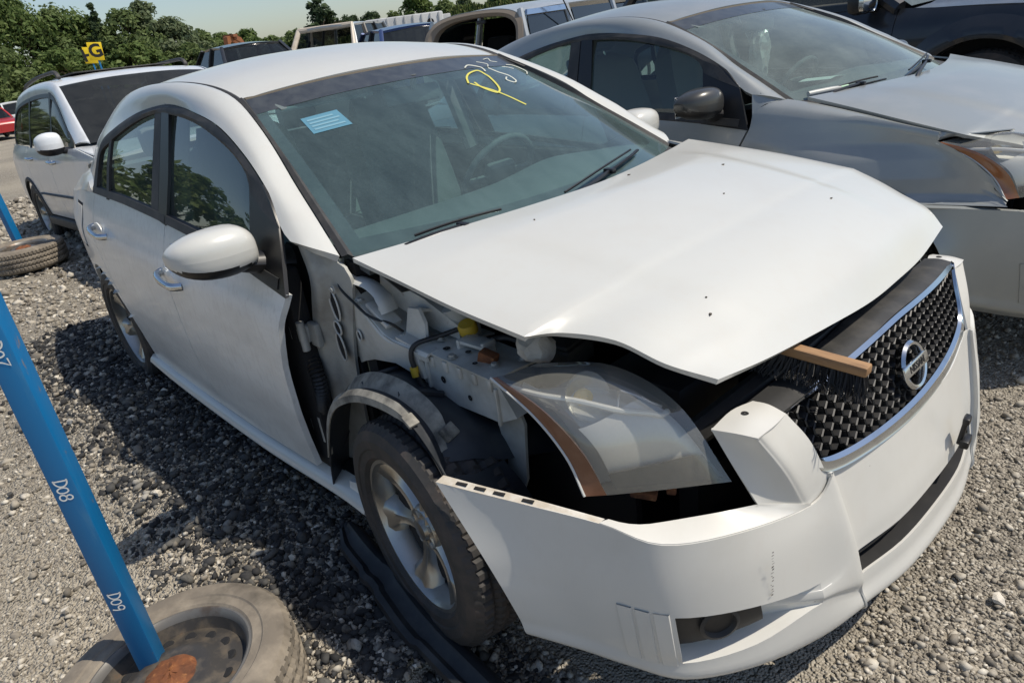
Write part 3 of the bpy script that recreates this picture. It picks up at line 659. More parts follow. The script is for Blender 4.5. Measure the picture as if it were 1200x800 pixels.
def make_sedan(car, white):
    m = M_white if white else M_grey
    md = M_whited if white else M_grey
    # ---- side frame, roof, glass
    for s in (-1, 1): band('side_frame', RAIL, DLO, m, car, s)
    rl = arc(RAIL, 120); k0 = int(np.argmin(np.abs(rl[:, 0]+1.075))); k1 = int(np.argmin(np.abs(rl[:, 0]+2.62)))
    rows = []
    for k in range(k0, k1+1, 3):
        x, y, z = rl[k]; f = (k-k0)/(k1-k0); yy = abs(y)-.016; cx = .085*(1-f)**4; cz = .040+.018*math.sin(math.pi*min(1, f*1.3))
        rows.append([(x+cx*(1-(q**2)), yy*q*(1.03 if q > 0 else 1), z-.004+cz*(1-abs(q)**2.4)) for q in (-1, -.8, -.4, 0, .4, .8, 1)])
    roof = sheet('roof', surf(rows, 41, 60), m, car, .02, (-1.8, 0, 0))
    for s in (-1, 1):
        a = rl[k0-6:k1+1].copy(); b = a.copy(); a[:, 2] -= .004; b[:, 1] += .020; b[:, 2] -= .002; a[:, 1] += .004; a[:, 1] -= .002
        g = np.stack([a, (a+b)/2+np.array((0, 0, .004)), b]); sheet('roof_ditch_trim', g if s < 0 else flipw(g), M_greyp, roof)
    gw = windscreen_grid(); ws = sheet('windscreen', gw, G_ws if white else G_wsg, car)
    fr = windscreen_grid(off=-.004)
    sheet('tint_band', windscreen_grid(off=.0012)[21:, :], M_frit, ws); sheet('tint_band', fr[:3, :], M_frit, ws); sheet('tint_band', fr[2:22, :2], M_frit, ws); sheet('tint_band', fr[2:22, -2:], M_frit, ws)
    for s in (-1, 1):
        a = arc(rl[:k0+1], 40); b = cr([tuple(p) for p in (gw[:, 0] if s < 0 else flip(gw[:, -1])/np.array((1, 1.03, 1)))], 40); a = a+np.array((0.003, .004, -.003)); mid = (a+b)/2+np.array((.004, .0, .008)); g = np.stack([a, mid, b])
        sheet('pillar_trim', g if s < 0 else flipw(g), M_greyp, ws)
    hd = np.stack([gw[-1]+np.array((-.012, 0, .004)), gw[-1]+np.array((.004, 0, .002)), gw[-1]+np.array((.012, 0, -.008))]); sheet('header_trim', hd, mat('tan_seal', (.10, .085, .062), .8), ws)
    cow = np.stack([gw[0]+np.array((-.02, 0, .006)), gw[0]+np.array((.03, 0, -.008)), gw[0]+np.array((.12, 0, -.03)), gw[0]+np.array((.20, 0, -.06))]); sheet('cowl', cow, M_greyp, car, .004, (0, 0, 0))
    wp = windscreen_pt
    for (u0, v0, u1, v1, px) in ((.40, -.0, .79, .085, .38), (.09, -.012, .33, .022, .06)):
        e = empty('wiper'); e.parent = car
        L = [wp(u0+(u1-u0)*f, v0+(v1-v0)*f+.01*math.sin(3.1*f), .014) for f in np.linspace(0, 1, 9)]; q = MB(); q.tube(L, .007, 6, flat=.6); q.build('wiper_blade', M_trim, e)
        L = [wp(u0+(u1-u0)*f, v0+(v1-v0)*f+.018*math.sin(3.1*f)+.012, .026) for f in np.linspace(.12, .88, 8)]; q = MB(); q.tube(L, .004, 6); q.build('blade_frame', M_trim, e)
        a = wp(px, 0, .01)+np.array((.07, 0, -.015)); bb = wp((u0+u1)/2, (v0+v1)/2, .032); q = MB(); q.tube([a, a*.9+bb*.1+np.array((0, 0, .02)), a*.5+bb*.5+np.array((0, 0, .014)), bb], [.014, .010, .008, .006], 8); q.box(bb, (.04, .02, .016), None, .004); q.build('wiper_arm', M_trim, e)
    # rear window and deck
    rr_ = [(-2.62, 1.30), (-2.85, 1.215), (-3.14, 1.085)]
    rows = [[(x-.06*(1-q*q)*-.6, q*.585, z+.045*(1-q*q)) for q in (-1, -.5, 0, .5, 1)] for x, z in rr_]
    sheet('rear_window', surf(rows, 21, 15), G_side, car)
    sh = [(x, -side_y(SP, x, z-.004), z) for x, z in ((-2.50, 1.010), (-2.8, .998), (-3.1, .965), (-3.4, .935), (-3.55, .90))]
    inr = [(-2.51, -.80, 1.035), (-2.75, -.70, 1.10), (-3.16, -.622, 1.075), (-3.42, -.56, 1.035), (-3.58, -.50, .99)]
    for s in (-1, 1):
        g = np.stack([cr(sh, 30), (cr(sh, 30)+cr(inr, 30))/2+np.array((0, -.012, .012)), cr(inr, 30)]); sheet('rear_shoulder', g if s < 0 else flip(g), m, car, .01, (-2.8, 0, .4))
    sheet('trunk_lid', surf([[(-3.16, q*.62, 1.082+.02*(1-q*q)) for q in (-1, -.5, 0, .5, 1)], [(-3.45, q*.60, 1.06+.02*(1-q*q)) for q in (-1, -.5, 0, .5, 1)], [(-3.60, q*.58, .98) for q in (-1, -.5, 0, .5, 1)], [(-3.64, q*.58, .7) for q in (-1, -.5, 0, .5, 1)]], 21, 25), m, car, .012, (-3, 0, .5))
    sheet('rear_bumper', surf([[(-3.46, -side_y(SP, -3.46, z)+.012, z), (-3.60, -.66, z), (-3.68, 0, z), (-3.60, .66, z), (-3.46, side_y(SP, -3.46, z)-.012, z)] for z in (.24, .45, .68)], 33, 9), m, car, .012, (-3, 0, .45))
    # ---- doors and quarters, both sides
    for s in (-1, 1):
        Fd = itp((.15, -.595), (.288, -.58), (.418, -.567), (.545, -.555), (.666, -.542), (.813, -.493), (.907, -.452), (1.05, -.44))
        Sd = lambda z: -1.455-.02*(z-.6)
        Rd = spl((.15, -2.27), (.30, -2.29), (.45, -2.33), (.60, -2.41), (.75, -2.47), (.88, -2.49), (1.05, -2.475))
        zb = itp((-2.6, .185), (-2.3, .185), (-1.77, .192), (-1.1, .232), (-.58, .286), (-.4, .30))
        arcR = (-2.685, .285, .355)
        d = panel(SP, 'front_door', Fd, lambda z: Sd(z)+.003, zb, BELT, s, car, md, nu=34, nv=40)
        d2 = panel(SP, 'rear_door', lambda z: Sd(z)-.003, lambda z: Rd(z)+.003, zb, BELT, s, car, md, [arcR], nu=36, nv=40)
        qz = itp((-3.55, .90), (-3.4, .935), (-3.1, .965), (-2.8, .998), (-2.47, 1.010))
        panel(SP, 'rear_quarter', lambda z: Rd(z)-.003, lambda z: -3.52-.06*math.sin(math.pi*np.clip((z-.2)/.8, 0, 1)), itp((-3.6, .26), (-2.9, .2), (-2.3, .19)), qz, s, car, md, [arcR], nu=56, nv=44)
        sh_ = lambda o: (o.data.transform(Matrix.Scale(-1, 4, (0, 1, 0))) if s > 0 else None)
        # door handles
        for dd, hx, hz, dz in ((d, -1.385, .792, -.016), (d2, -2.345, .852, -.014)):
            y = -side_y(SP, hx, hz); q = MB()
            L = [(hx-.098, y+.002, hz+.012-dz*.3), (hx-.085, y-.022, hz+.014), (hx-.04, y-.034, hz+.008), (hx+.03, y-.036, hz), (hx+.075, y-.028, hz-.006), (hx+.098, y+.002, hz-.01)]
            q.tube(cr(L, 22), .0125, 10, flat=1.25); o = q.build('door_handle', M_chrome, dd); sh_(o)
            q = MB(); q.lathe([(.001, -.010), (.036, -.004), (.042, .002), (.042, -.004)], 20, frame((hx-.03, y+.001, hz), (1.5, 0, 0), (0, 0, 1), (0, -1, 0))); o = q.build('handle_recess', md, dd); sh_(o)
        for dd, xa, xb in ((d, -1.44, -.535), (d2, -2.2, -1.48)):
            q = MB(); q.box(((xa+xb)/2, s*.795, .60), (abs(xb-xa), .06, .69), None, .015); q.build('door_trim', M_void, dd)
        # belt weatherstrips
        for dd, xa, xb in ((d, -.50, -1.452), (d2, -1.46, -2.50)):
            L = [(x, -np.interp(BELT(x), SP['z'], SP['y'])-.004, BELT(x)+.004) for x in np.linspace(xa, xb, 14)]
            a = np.array(L); b_ = a.copy(); b_[:, 2] += .028; b_[:, 1] += .012; c_ = b_.copy(); c_[:, 1] += .02; g = np.stack([a+np.array((0, .004, -.004)), a, b_, c_])
            sheet('belt_strip', g if s < 0 else flip(g), M_greyp, dd)
        # window frames and panes
        top = [(-.735, 1.137), (-.785, 1.192), (-.921, 1.248), (-1.147, 1.305), (-1.356, 1.336), (-1.576, 1.350), (-1.70, 1.345), (-1.897, 1.318), (-2.10, 1.276), (-2.26, 1.235), (-2.395, 1.190), (-2.425, 1.12), (-2.44, 1.03)]
        T3 = [Gp(x, z, .006) for x, z in top]
        outer = arc(DLO[1:], 60); inner = arc(T3, 60); outer[:, 1] -= .004
        g = np.stack([outer, outer*.5+inner*.5+np.array((0, -.006, 0)), inner, inner+np.array((0, .02, 0))]); sheet('window_frame', g if s < 0 else flipw(g), M_greyp, d2, 0)
        def poly(name, pts, off, m_, par, th=.012):
            q = MB(); q.prism([Gp(x, z, off) for x, z in pts], (0, 0, 0), (0, th, 0))
            if s > 0: q.V = [tuple(v) for v in flipw(np.array([tuple(v) for v in q.V]))]
            return q.build(name, m_, par)
        poly('mirror_sail', [(-.452, .895), (-.50, 1.0), (-.535, 1.070), (-.60, 1.125), (-.66, 1.165), (-.745, 1.15), (-.715, 1.03), (-.70, .925)], .006, M_trim, d)
        poly('pillar_cover', [(-1.445, .975), (-1.455, 1.15), (-1.50, 1.372), (-1.58, 1.374), (-1.56, 1.2), (-1.535, .985)], .007, M_trim, d)
        poly('pillar_cover', [(-1.545, .985), (-1.57, 1.2), (-1.588, 1.374), (-1.66, 1.37), (-1.65, 1.2), (-1.63, .99)], .005, M_greyp, d2)
        poly('vent_bar', [(-2.225, 1.0), (-2.245, 1.15), (-2.225, 1.25), (-2.262, 1.24), (-2.285, 1.15), (-2.262, 1.0)], .006, M_greyp, d2)
        tp = lambda x: float(np.interp(-x, [-p[0] for p in top[:11]], [p[1] for p in top[:11]]))
        def pane(xs, par):
            g = np.array([[Gp(x, BELT(x)+.012+(tp(x)+.01-BELT(x)-.012)*v, -.010+.006*math.sin(math.pi*v)) for x in xs] for v in np.linspace(0, 1, 10)]); sheet('window_glass', g if s < 0 else flipw(g), G_side, par)
        pane(np.linspace(-.69, -1.47, 18), d); pane(np.linspace(-1.60, -2.24, 16), d2); pane(np.linspace(-2.25, -2.44, 6), d2)
        # sill and side skirt
        zs = [(-2.38, .20), (-2.0, .19), (-1.5, .20), (-1.0, .222), (-.6, .26), (-.42, .275), (-.30, .275)]
        L = np.array([(x, -.838, z-.012) for x, z in zs]); L = cr(L, 40); prof = [(.03, .018), (-.010, .006), (-.028, -.010), (-.033, -.026), (-.022, -.046), (.03, -.058)]
        sk = 1.0 if white else .8
        g = np.stack([L+np.array((0, dy, dz*sk)) for dy, dz in prof]); o = sheet('side_skirt', g if s < 0 else flip(g), m, car, .006, (-1.5, 0, .2))
        # door mirror
        e = empty('door_mirror'); e.parent = d
        A = np.array
        rings = []
        #           y      x-extent (front,back)   z-extent (bottom, top)
        for y, xf, xb, zb_, zt_ in ((-.842, -.60, -.69, .985, 1.045), (-.853, -.575, -.70, .972, 1.068), (-.885, -.555, -.705, .962, 1.088), (-.94, -.548, -.705, .958, 1.093), (-1.0, -.558, -.70, .966, 1.088), (-1.045, -.585, -.695, .985, 1.072), (-1.066, -.62, -.685, 1.008, 1.055), (-1.071, -.645, -.675, 1.022, 1.042), (-1.0715, -.659, -.661, 1.031, 1.033)):
            cx, cz = (xf+xb)/2, (zb_+zt_)/2; ax, az = (xf-xb)/2, (zt_-zb_)/2
            rings.append([(cx+ax*np.sign(math.cos(t))*abs(math.cos(t))**.7, y, cz+az*np.sign(math.sin(t))*abs(math.sin(t))**.75) for t in np.linspace(0, 2*math.pi, 25)])
        Rg = np.array(rings); Rg = surf([[tuple(p) for p in r_] for r_ in Rg], 49, 22)
        lowcut = lambda v: np.interp(v, [-1.08, -.84], [1.012, .978])
        cap_ = MB(); V = Rg.reshape(-1, 3); Fc = gridf(22, 49)
        cz_ = A([V[list(f)].mean(0) for f in Fc]); up_ = [f for f, c in zip(Fc, cz_) if c[2] > lowcut(c[1])]; dn = [f for f, c in zip(Fc, cz_) if c[2] <= lowcut(c[1])]
        for nm, ff, mm in (('mirror_cap', up_, m if white else M_darkcap), ('mirror_base', dn, M_trim)):
            o = mk(nm, V, ff, mm, e, True, 40); sh_(o)
        q = MB(); q.tube([(-.625, -.75, .945), (-.63, -.80, .955), (-.635, -.87, .972), (-.64, -.93, .985)], [.062, .05, .040, .026], 12, flat=.75); o = q.build('mirror_arm', M_trim, e); sh_(o)
        q = MB(); q.box((-.70, -.95, 1.022), (.004, .17, .09), None, .001); o = q.build('mirror_glass', M_chrome, e); sh_(o)
    # fuel flap on the right
    y = lambda x, z: -side_y(SP, x, z)-.004
    xs, zs_ = np.linspace(-2.75, -2.90, 5), np.linspace(.74, .93, 7); g = np.array([[(x, y(x, z), z) for x in xs] for z in zs_]); sheet('fuel_flap', g, md, car, .004, (-2.8, 0, .8))
    gg = np.array([[(x, y(x, z)+.003, z) for x in np.linspace(-2.738, -2.912, 5)] for z in np.linspace(.727, .943, 7)]); sheet('fuel_flap_gap', gg, M_void, car)
    # ---- wheels
    for s, x, z in ((-1, 0, .328), (1, 0, .328), (-1, -2.686, .278), (1, -2.686, .278)):
        wheel(car, (x, s*(.80 if x == 0 and s < 0 and white else .768), z), s, steer=math.radians(-6) if x == 0 and white else 0)
    # dark wheel wells behind the rear arches
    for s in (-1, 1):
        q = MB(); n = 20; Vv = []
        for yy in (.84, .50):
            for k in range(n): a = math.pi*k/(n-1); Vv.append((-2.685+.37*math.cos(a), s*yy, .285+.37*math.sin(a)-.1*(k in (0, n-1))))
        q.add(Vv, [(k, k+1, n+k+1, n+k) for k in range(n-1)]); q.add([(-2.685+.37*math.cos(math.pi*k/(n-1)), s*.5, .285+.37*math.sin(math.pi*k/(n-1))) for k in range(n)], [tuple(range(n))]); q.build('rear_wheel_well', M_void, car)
    # ---- interior
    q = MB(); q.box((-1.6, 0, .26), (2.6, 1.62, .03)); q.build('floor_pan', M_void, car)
    sc_m, sc_d = (M_seat, M_seatd) if white else (M_seatb, M_seatd)
    for y_ in (-.37, .37): seat(car, -1.30, y_, .23, sc_m, sc_d)
    e = empty('rear_seat', (-2.15, 0, .23)); e.parent = car
    sheet('bench', surf([[(.2, y_, .30), (.0, y_, .36), (-.2, y_, .36)] for y_ in np.linspace(-.65, .65, 9)], 9, 20), sc_m, e, .1, (0, 0, -2)); sheet('backrest', surf([[(-.22, y_, .36), (-.34, y_, .62), (-.46, y_, .86)] for y_ in np.linspace(-.65, .65, 9)], 9, 20), sc_m, e, .1, (-5, 0, .5))
    q = MB()
    for y_ in (-.38, .38): q.box((-.50, y_, .94), (.09, .24, .15), (0, -.2, 0), .04)
    q.build('headrests', sc_d, e)
    sheet('parcel_shelf', surf([[(-2.60, y_, 1.04), (-2.9, y_, 1.06), (-3.2, y_, 1.05)] for y_ in (-.6, -.3, 0, .3, .6)], 5, 9), M_dash, car)
    ds = surf([[(-.27, y_*.99, .955), (-.40, y_, .985+.02*(y_ > 0)), (-.62, y_, .97+.035*math.exp(-((y_-.37)/.2)**2)), (-.75, y_, .90), (-.78, y_, .72)] for y_ in np.linspace(-.70, .70, 15)], 17, 40)
    sheet('dashboard', ds, M_dash, car, .02, (-.4, 0, .5))
    e = empty('steering_wheel', (-.93, .37, .92)); e.parent = car
    z = Vector((-.85, 0, .5)).normalized(); x = Vector((0, 1, 0)); yv = z.cross(x); M = frame((0, 0, 0), x, yv, z)
    q = MB(); q.lathe([(.185+.014*math.cos(a), .014*math.sin(a)) for a in np.linspace(0, 2*math.pi, 11)], 36, M); q.build('wheel_rim', M_dash, e)
    q = MB(); q.box((0, 0, 0), (.15, .13, .05), M.to_3x3(), .02); q.box((0, 0, 0), (.35, .035, .02), M.to_3x3(), .006); q.build('wheel_hub', M_dash, e)
    q = MB(); mp = Vector((-.93, 0, 1.30)); q.box(mp, (.035, .235, .062), (0, -.15, -.12), .014); q.tube([mp+Vector((.02, 0, .02)), mp+Vector((.03, 0, .07))], .012, 8); q.build('rear_view_mirror', M_dash, car)
    rows = [[tuple(p+np.array((0, 0, -.05))) for p in cr(r_, 9)] for r_ in rows[:0]]
    for s in (-1, 1):   # inner B-pillars and sun visors
        q = MB(); q.tube([(-1.53, s*.745, .95), (-1.55, s*.68, 1.2), (-1.56, s*.61, 1.40)], .045, 8, flat=.6); q.build('pillar_trim', M_seatd, car)
        q = MB(); q.box((-1.02, s*.33, 1.352), (.16, .36, .014), (0, .32, 0), .006); q.build('sun_visor', M_seat, car)
    # ---- front end
    make_bumper(car, M_whiteb if white else M_grey, white); make_grille(car, True)
    for s in (-1, 1): make_headlight(car, s, M_amberd if white else M_amber)
    make_hood(car, m, not white)
    # fenders
    def fender(s):
        zt = itp((-.50, .965), (-.30, .950), (0, .902), (.285, .832), (.385, .772), (.465, .702), (.515, .63), (.62, .612)); lampz = lambda X: zt(X)
        XF = itp((.15, -.582), (.288, -.567), (.418, -.554), (.545, -.542), (.666, -.53), (.813, -.482), (.907, -.443), (1.05, -.445))
        XB = lambda z: float(np.interp(z, [.60, .628, .70, .769, .824, .88], [.545, .512, .465, .385, .270, .262]))
        fo = panel(SP, 'fender', XF, XB, itp((-.6, .29), (-.3, .29), (-.1, .5), (.2, .615), (.6, .612)), zt, s, car, m, [(0, .335, .362)], nu=44, nv=34, t=.012)
        def pull(x, y, z):   # draw the front edge in to the lamp
            w_ = min(1, max(0, (x-XB(z)+.62)/.62)); w_ = w_*w_*(3-2*w_)*min(1, max(0, (z-.58)/.06)); yt = .768-(.0 if z > .62 else -.02); return y*(1-w_)+s*yt*w_
        for v in fo.data.vertices: v.co.y = pull(v.co.x, v.co.y, v.co.z)
        a = np.array([(x, s*pull(x, s*side_y(SP, x, zt(x)), zt(x))*-1*(-1 if s < 0 else 1)*(1 if s < 0 else 1), zt(x)) for x in np.linspace(-.44, .275, 30)]); a[:, 1] = -np.abs(a[:, 1]); b = cr([(-.33, -.750, 1.004), (-.18, -.750, .976), (.0, -.750, .932), (.14, -.748, .894), (.275, -.744, .860)], 30); md_ = (a+b)/2+np.array((0, -.008, .016))
        g = np.stack([a, a*.6+md_*.4+np.array((0, -.003, .006)), md_, b]); sheet('fender_top', g if s < 0 else flip(g), m, car, .008, (0, 0, .4))
        if not white:
            A1 = cr([(.262, -.743, .862), (.34, -.735, .850), (.40, -.68, .846), (.465, -.605, .843)], 12); B1 = cr([(.262, -.768, .828), (.285, -.722, .834), (.315, -.66, .830), (.462, -.60, .838)], 12); g = np.stack([A1, (A1+B1)/2, B1]); sheet('fender_tip', g if s < 0 else flip(g), m, car, .004, (0, 0, .3))
        p0, p1 = np.array(DLO[0]), np.array(RAIL[0]); top = [p0, (p0+p1)/2+np.array((.0, -.008, .004)), p1+np.array((0, -.004, 0))]; low = [a[0]+np.array((-.01, .006, -.01)), (a[0]+b[0])/2+np.array((-.02, -.004, .012)), b[0]+np.array((0, 0, -.006))]
        gq = np.array([cr(low, 9), (cr(low, 9)+cr(top, 9))/2, cr(top, 9)]); sheet('cowl_side', gq if s < 0 else flip(gq), m, car, .008, (-.4, 0, .6))
        n = 24; Vv = [(.37*math.cos(math.pi*k/(n-1)), s*yy, .33+.37*math.sin(math.pi*k/(n-1))) for yy in (.85, .5) for k in range(n)]
        q = MB(); q.add(Vv, [(k, k+1, n+k+1, n+k) for k in range(n-1)]); q.build('wheel_liner', M_liner, car)
    fender(1)
    if not white: fender(-1)
    # engine bay
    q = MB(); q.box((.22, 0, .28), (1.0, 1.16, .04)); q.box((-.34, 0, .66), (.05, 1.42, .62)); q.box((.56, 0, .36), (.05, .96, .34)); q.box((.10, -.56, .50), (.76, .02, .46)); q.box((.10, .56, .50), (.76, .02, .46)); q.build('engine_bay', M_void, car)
    q = MB(); q.box((.20, .05, .66), (.44, .52, .26), None, .03); q.box((.42, -.33, .62), (.22, .26, .22), None, .02); q.box((.15, .42, .66), (.2, .18, .2), None, .02); q.tube([(.45, -.1, .72), (.5, -.3, .70), (.40, -.45, .66), (.2, -.5, .62)], .03, 10); q.build('engine', M_blackp, car)
    q = MB(); q.tube([(.62, -.56, .70), (.655, -.30, .735), (.665, .0, .75), (.655, .30, .735), (.62, .56, .70)], .028, 8); q.build('radiator_support', M_blackp, car)
    rows = [[(.675, -.44, .740), (.69, -.2, .755), (.69, .05, .770), (.69, .3, .755), (.68, .54, .740)], [(.715, -.44, .745), (.735, -.2, .760), (.74, .05, .775), (.735, .3, .760), (.715, .54, .745)], [(.748, -.440, .7405), (.768, -.2, .755), (.772, .05, .770), (.768, .3, .755), (.748, .54, .7405)]]
    sheet('grille_top_cover', surf(rows, 31, 9), M_greyp, car, .01, (.6, 0, 0))

MARKS = [('D09', .295, '+x', .030), ('D08', .625, '+x', .030), ('D07', .96, '+x', .030)]
CHALK = [
    ('chalk_letter', [(.609, .75), (.64, .80), (.68, .833), (.727, .844), (.725, .80), (.719, .771), (.69, .70), (.664, .656), (.64, .645), (.626, .70), (.633, .75)], .0075, M_yellowchalk),
    ('chalk_letter', [(.612, .745), (.63, .70), (.645, .655), (.655, .60), (.660, .555), (.664, .521)], .0065, M_yellowchalk),
    ('chalk_figure', [(.70, .885), (.735, .905), (.766, .875), (.762, .85), (.752, .83)], .006, M_palechalk),
    ('chalk_figure', [(.795, .86), (.80, .81), (.815, .765), (.80, .715), (.775, .70), (.765, .73), (.79, .755)], .006, M_palechalk),
    ('chalk_figure', [(.80, .93), (.83, .90), (.805, .87)], .004, M_palechalk),
    ('chalk_figure', [(.86, .95), (.90, .96), (.885, .93), (.91, .915)], .004, M_palechalk),
    ('chalk_figure', [(.88, .86), (.91, .85), (.925, .83)], .004, M_palechalk),
    ('chalk_figure', [(.93, .88), (.965, .865), (.972, .80), (.94, .765)], .005, M_palechalk),
]
TREES = [
    ('broad_tree', -106, 15, -0.4, 11.8, 11, 0, {'n': 8000, 'leaf': 0.23, 'low': 0.0, 'clumps': 60}),
    ('broad_tree', -104, 18.6, -0.4, 11.2, 9.5, 0, {'n': 8000, 'leaf': 0.23, 'low': 0.0, 'clumps': 60}),
    ('broad_tree', -105, 21.6, -0.4, 10.0, 8.5, 1, {'n': 8000, 'leaf': 0.23, 'low': 0.0, 'clumps': 60}),
    ('broad_tree', -104, 24.4, -0.4, 9.4, 8, 0, {'n': 8000, 'leaf': 0.23, 'low': 0.0, 'clumps': 60}),
    ('spiky_tree', -100, 25.0, -0.4, 10.2, 3.2, 3, {'n': 2600, 'leaf': 0.22, 'low': 0.1, 'spire': 0.75, 'clumps': 36}),
    ('broad_tree', -100.5, 28.2, -0.4, 8.9, 9, 1, {'n': 8000, 'leaf': 0.23, 'low': 0.0, 'clumps': 60}),
    ('broad_tree', -102, 31.3, -0.4, 9.8, 5.6, 2, {'n': 8000, 'leaf': 0.23, 'low': 0.0, 'clumps': 60}),
    ('broad_tree', -101, 34.2, -0.4, 7.5, 8, 2, {'n': 8000, 'leaf': 0.23, 'low': 0.0, 'clumps': 60}),
    ('broad_tree', -104, 38.0, -0.4, 5.9, 7, 1, {'n': 8000, 'leaf': 0.23, 'low': 0.0, 'clumps': 60}),
    ('broad_tree', -107, 41.2, -0.4, 3.6, 6, 0, {'n': 8000, 'leaf': 0.23, 'low': 0.0, 'clumps': 60}),
    ('broad_tree', -112, 12.5, -0.4, 12.6, 9, 1, {'n': 8000, 'leaf': 0.23, 'low': 0.0, 'clumps': 60}),
    ('broad_tree', -95, 19.5, -0.4, 5.4, 9, 0, {'n': 8000, 'leaf': 0.23, 'low': 0.0, 'clumps': 60}),
    ('broad_tree', -96, 27, -0.4, 5.0, 9, 0, {'n': 8000, 'leaf': 0.23, 'low': 0.0, 'clumps': 60}),
    ('broad_tree', -97, 34, -0.4, 4.2, 8, 1, {'n': 8000, 'leaf': 0.23, 'low': 0.0, 'clumps': 60}),
    ('broad_tree', -93, 11.5, -0.4, 6.4, 9, 1, {'n': 8000, 'leaf': 0.23, 'low': 0.0, 'clumps': 60}),
    ('round_tree', -117.9, 47.7, -0.4, 5.6, 7, 0, {'n': 8000, 'leaf': 0.23, 'low': 0.0, 'clumps': 60}),
    ('round_tree', -117.5, 51.6, -0.4, 5.8, 7.5, 0, {'n': 8000, 'leaf': 0.23, 'low': 0.0, 'clumps': 60}),
    ('round_tree', -117.7, 55.6, -0.4, 4.6, 7, 1, {'n': 8000, 'leaf': 0.23, 'low': 0.0, 'clumps': 60}),
    ('round_tree', -119, 60, -0.4, 3.8, 6, 1, {'n': 8000, 'leaf': 0.23, 'low': 0.0, 'clumps': 60}),
    ('sparse_tree', -94, 52.1, -0.2, 8.2, 5.4, 3, {'n': 2600, 'leaf': 0.24, 'low': 0.22, 'clumps': 26}),
    ('round_tree', -96, 48.6, -0.4, 4.6, 6, 1, {'n': 8000, 'leaf': 0.23, 'low': 0.0, 'clumps': 60}),
    ('round_tree', -93.7, 54.6, -0.2, 4.4, 6, 4, {'n': 8000, 'leaf': 0.23, 'low': 0.0, 'clumps': 60}),
    ('round_tree', -133.5, 81.3, -0.4, 7.6, 5.6, 3, {'n': 8000, 'leaf': 0.23, 'low': 0.0, 'clumps': 60}),
    ('round_tree', -131.5, 85, -0.4, 7.2, 5.4, 3, {'n': 8000, 'leaf': 0.23, 'low': 0.0, 'clumps': 60}),
    ('round_tree', -109.1, 75.3, -0.4, 6.0, 3.6, 1, {'n': 8000, 'leaf': 0.23, 'low': 0.0, 'clumps': 60}),
    ('round_tree', -103, 77.0, 0.0, 8.4, 5.6, 0, {'n': 8000, 'leaf': 0.23, 'low': 0.0, 'clumps': 60}),
    ('round_tree', -97, 77, 0, 5.7, 4.6, 1, {'n': 8000, 'leaf': 0.23, 'low': 0.0, 'clumps': 60}),
    ('round_tree', -90.5, 76.5, 0, 5.9, 3.6, 2, {'n': 8000, 'leaf': 0.23, 'low': 0.0, 'clumps': 60}),
    ('round_tree', -83, 77, 0, 6.2, 5, 1, {'n': 8000, 'leaf': 0.23, 'low': 0.0, 'clumps': 60}),
    ('round_tree', -75, 79, 0, 6.6, 6, 0, {'n': 8000, 'leaf': 0.23, 'low': 0.0, 'clumps': 60}),
    ('broad_tree', -104, 8, -0.3, 10.5, 12, 0, {'n': 4200, 'leaf': 0.36, 'low': 0.0, 'clumps': 56}),
    ('broad_tree', -97, -1, -0.3, 10.0, 12, 1, {'n': 4200, 'leaf': 0.36, 'low': 0.0, 'clumps': 56}),
    ('broad_tree', -90, -9, -0.3, 10.5, 12, 0, {'n': 4200, 'leaf': 0.36, 'low': 0.0, 'clumps': 56}),
    ('broad_tree', -82, -17, -0.3, 10.0, 12, 1, {'n': 4200, 'leaf': 0.36, 'low': 0.0, 'clumps': 56}),
    ('broad_tree', -73, -24, -0.3, 10.5, 12, 0, {'n': 4200, 'leaf': 0.36, 'low': 0.0, 'clumps': 56}),
    ('broad_tree', -62, -30, -0.3, 9.5, 12, 1, {'n': 4200, 'leaf': 0.36, 'low': 0.0, 'clumps': 56}),
    ('broad_tree', -50, -34, -0.3, 9.5, 12, 0, {'n': 4200, 'leaf': 0.36, 'low': 0.0, 'clumps': 56}),
    ('broad_tree', -36, -36, -0.3, 9.5, 12, 1, {'n': 4200, 'leaf': 0.36, 'low': 0.0, 'clumps': 56}),
]
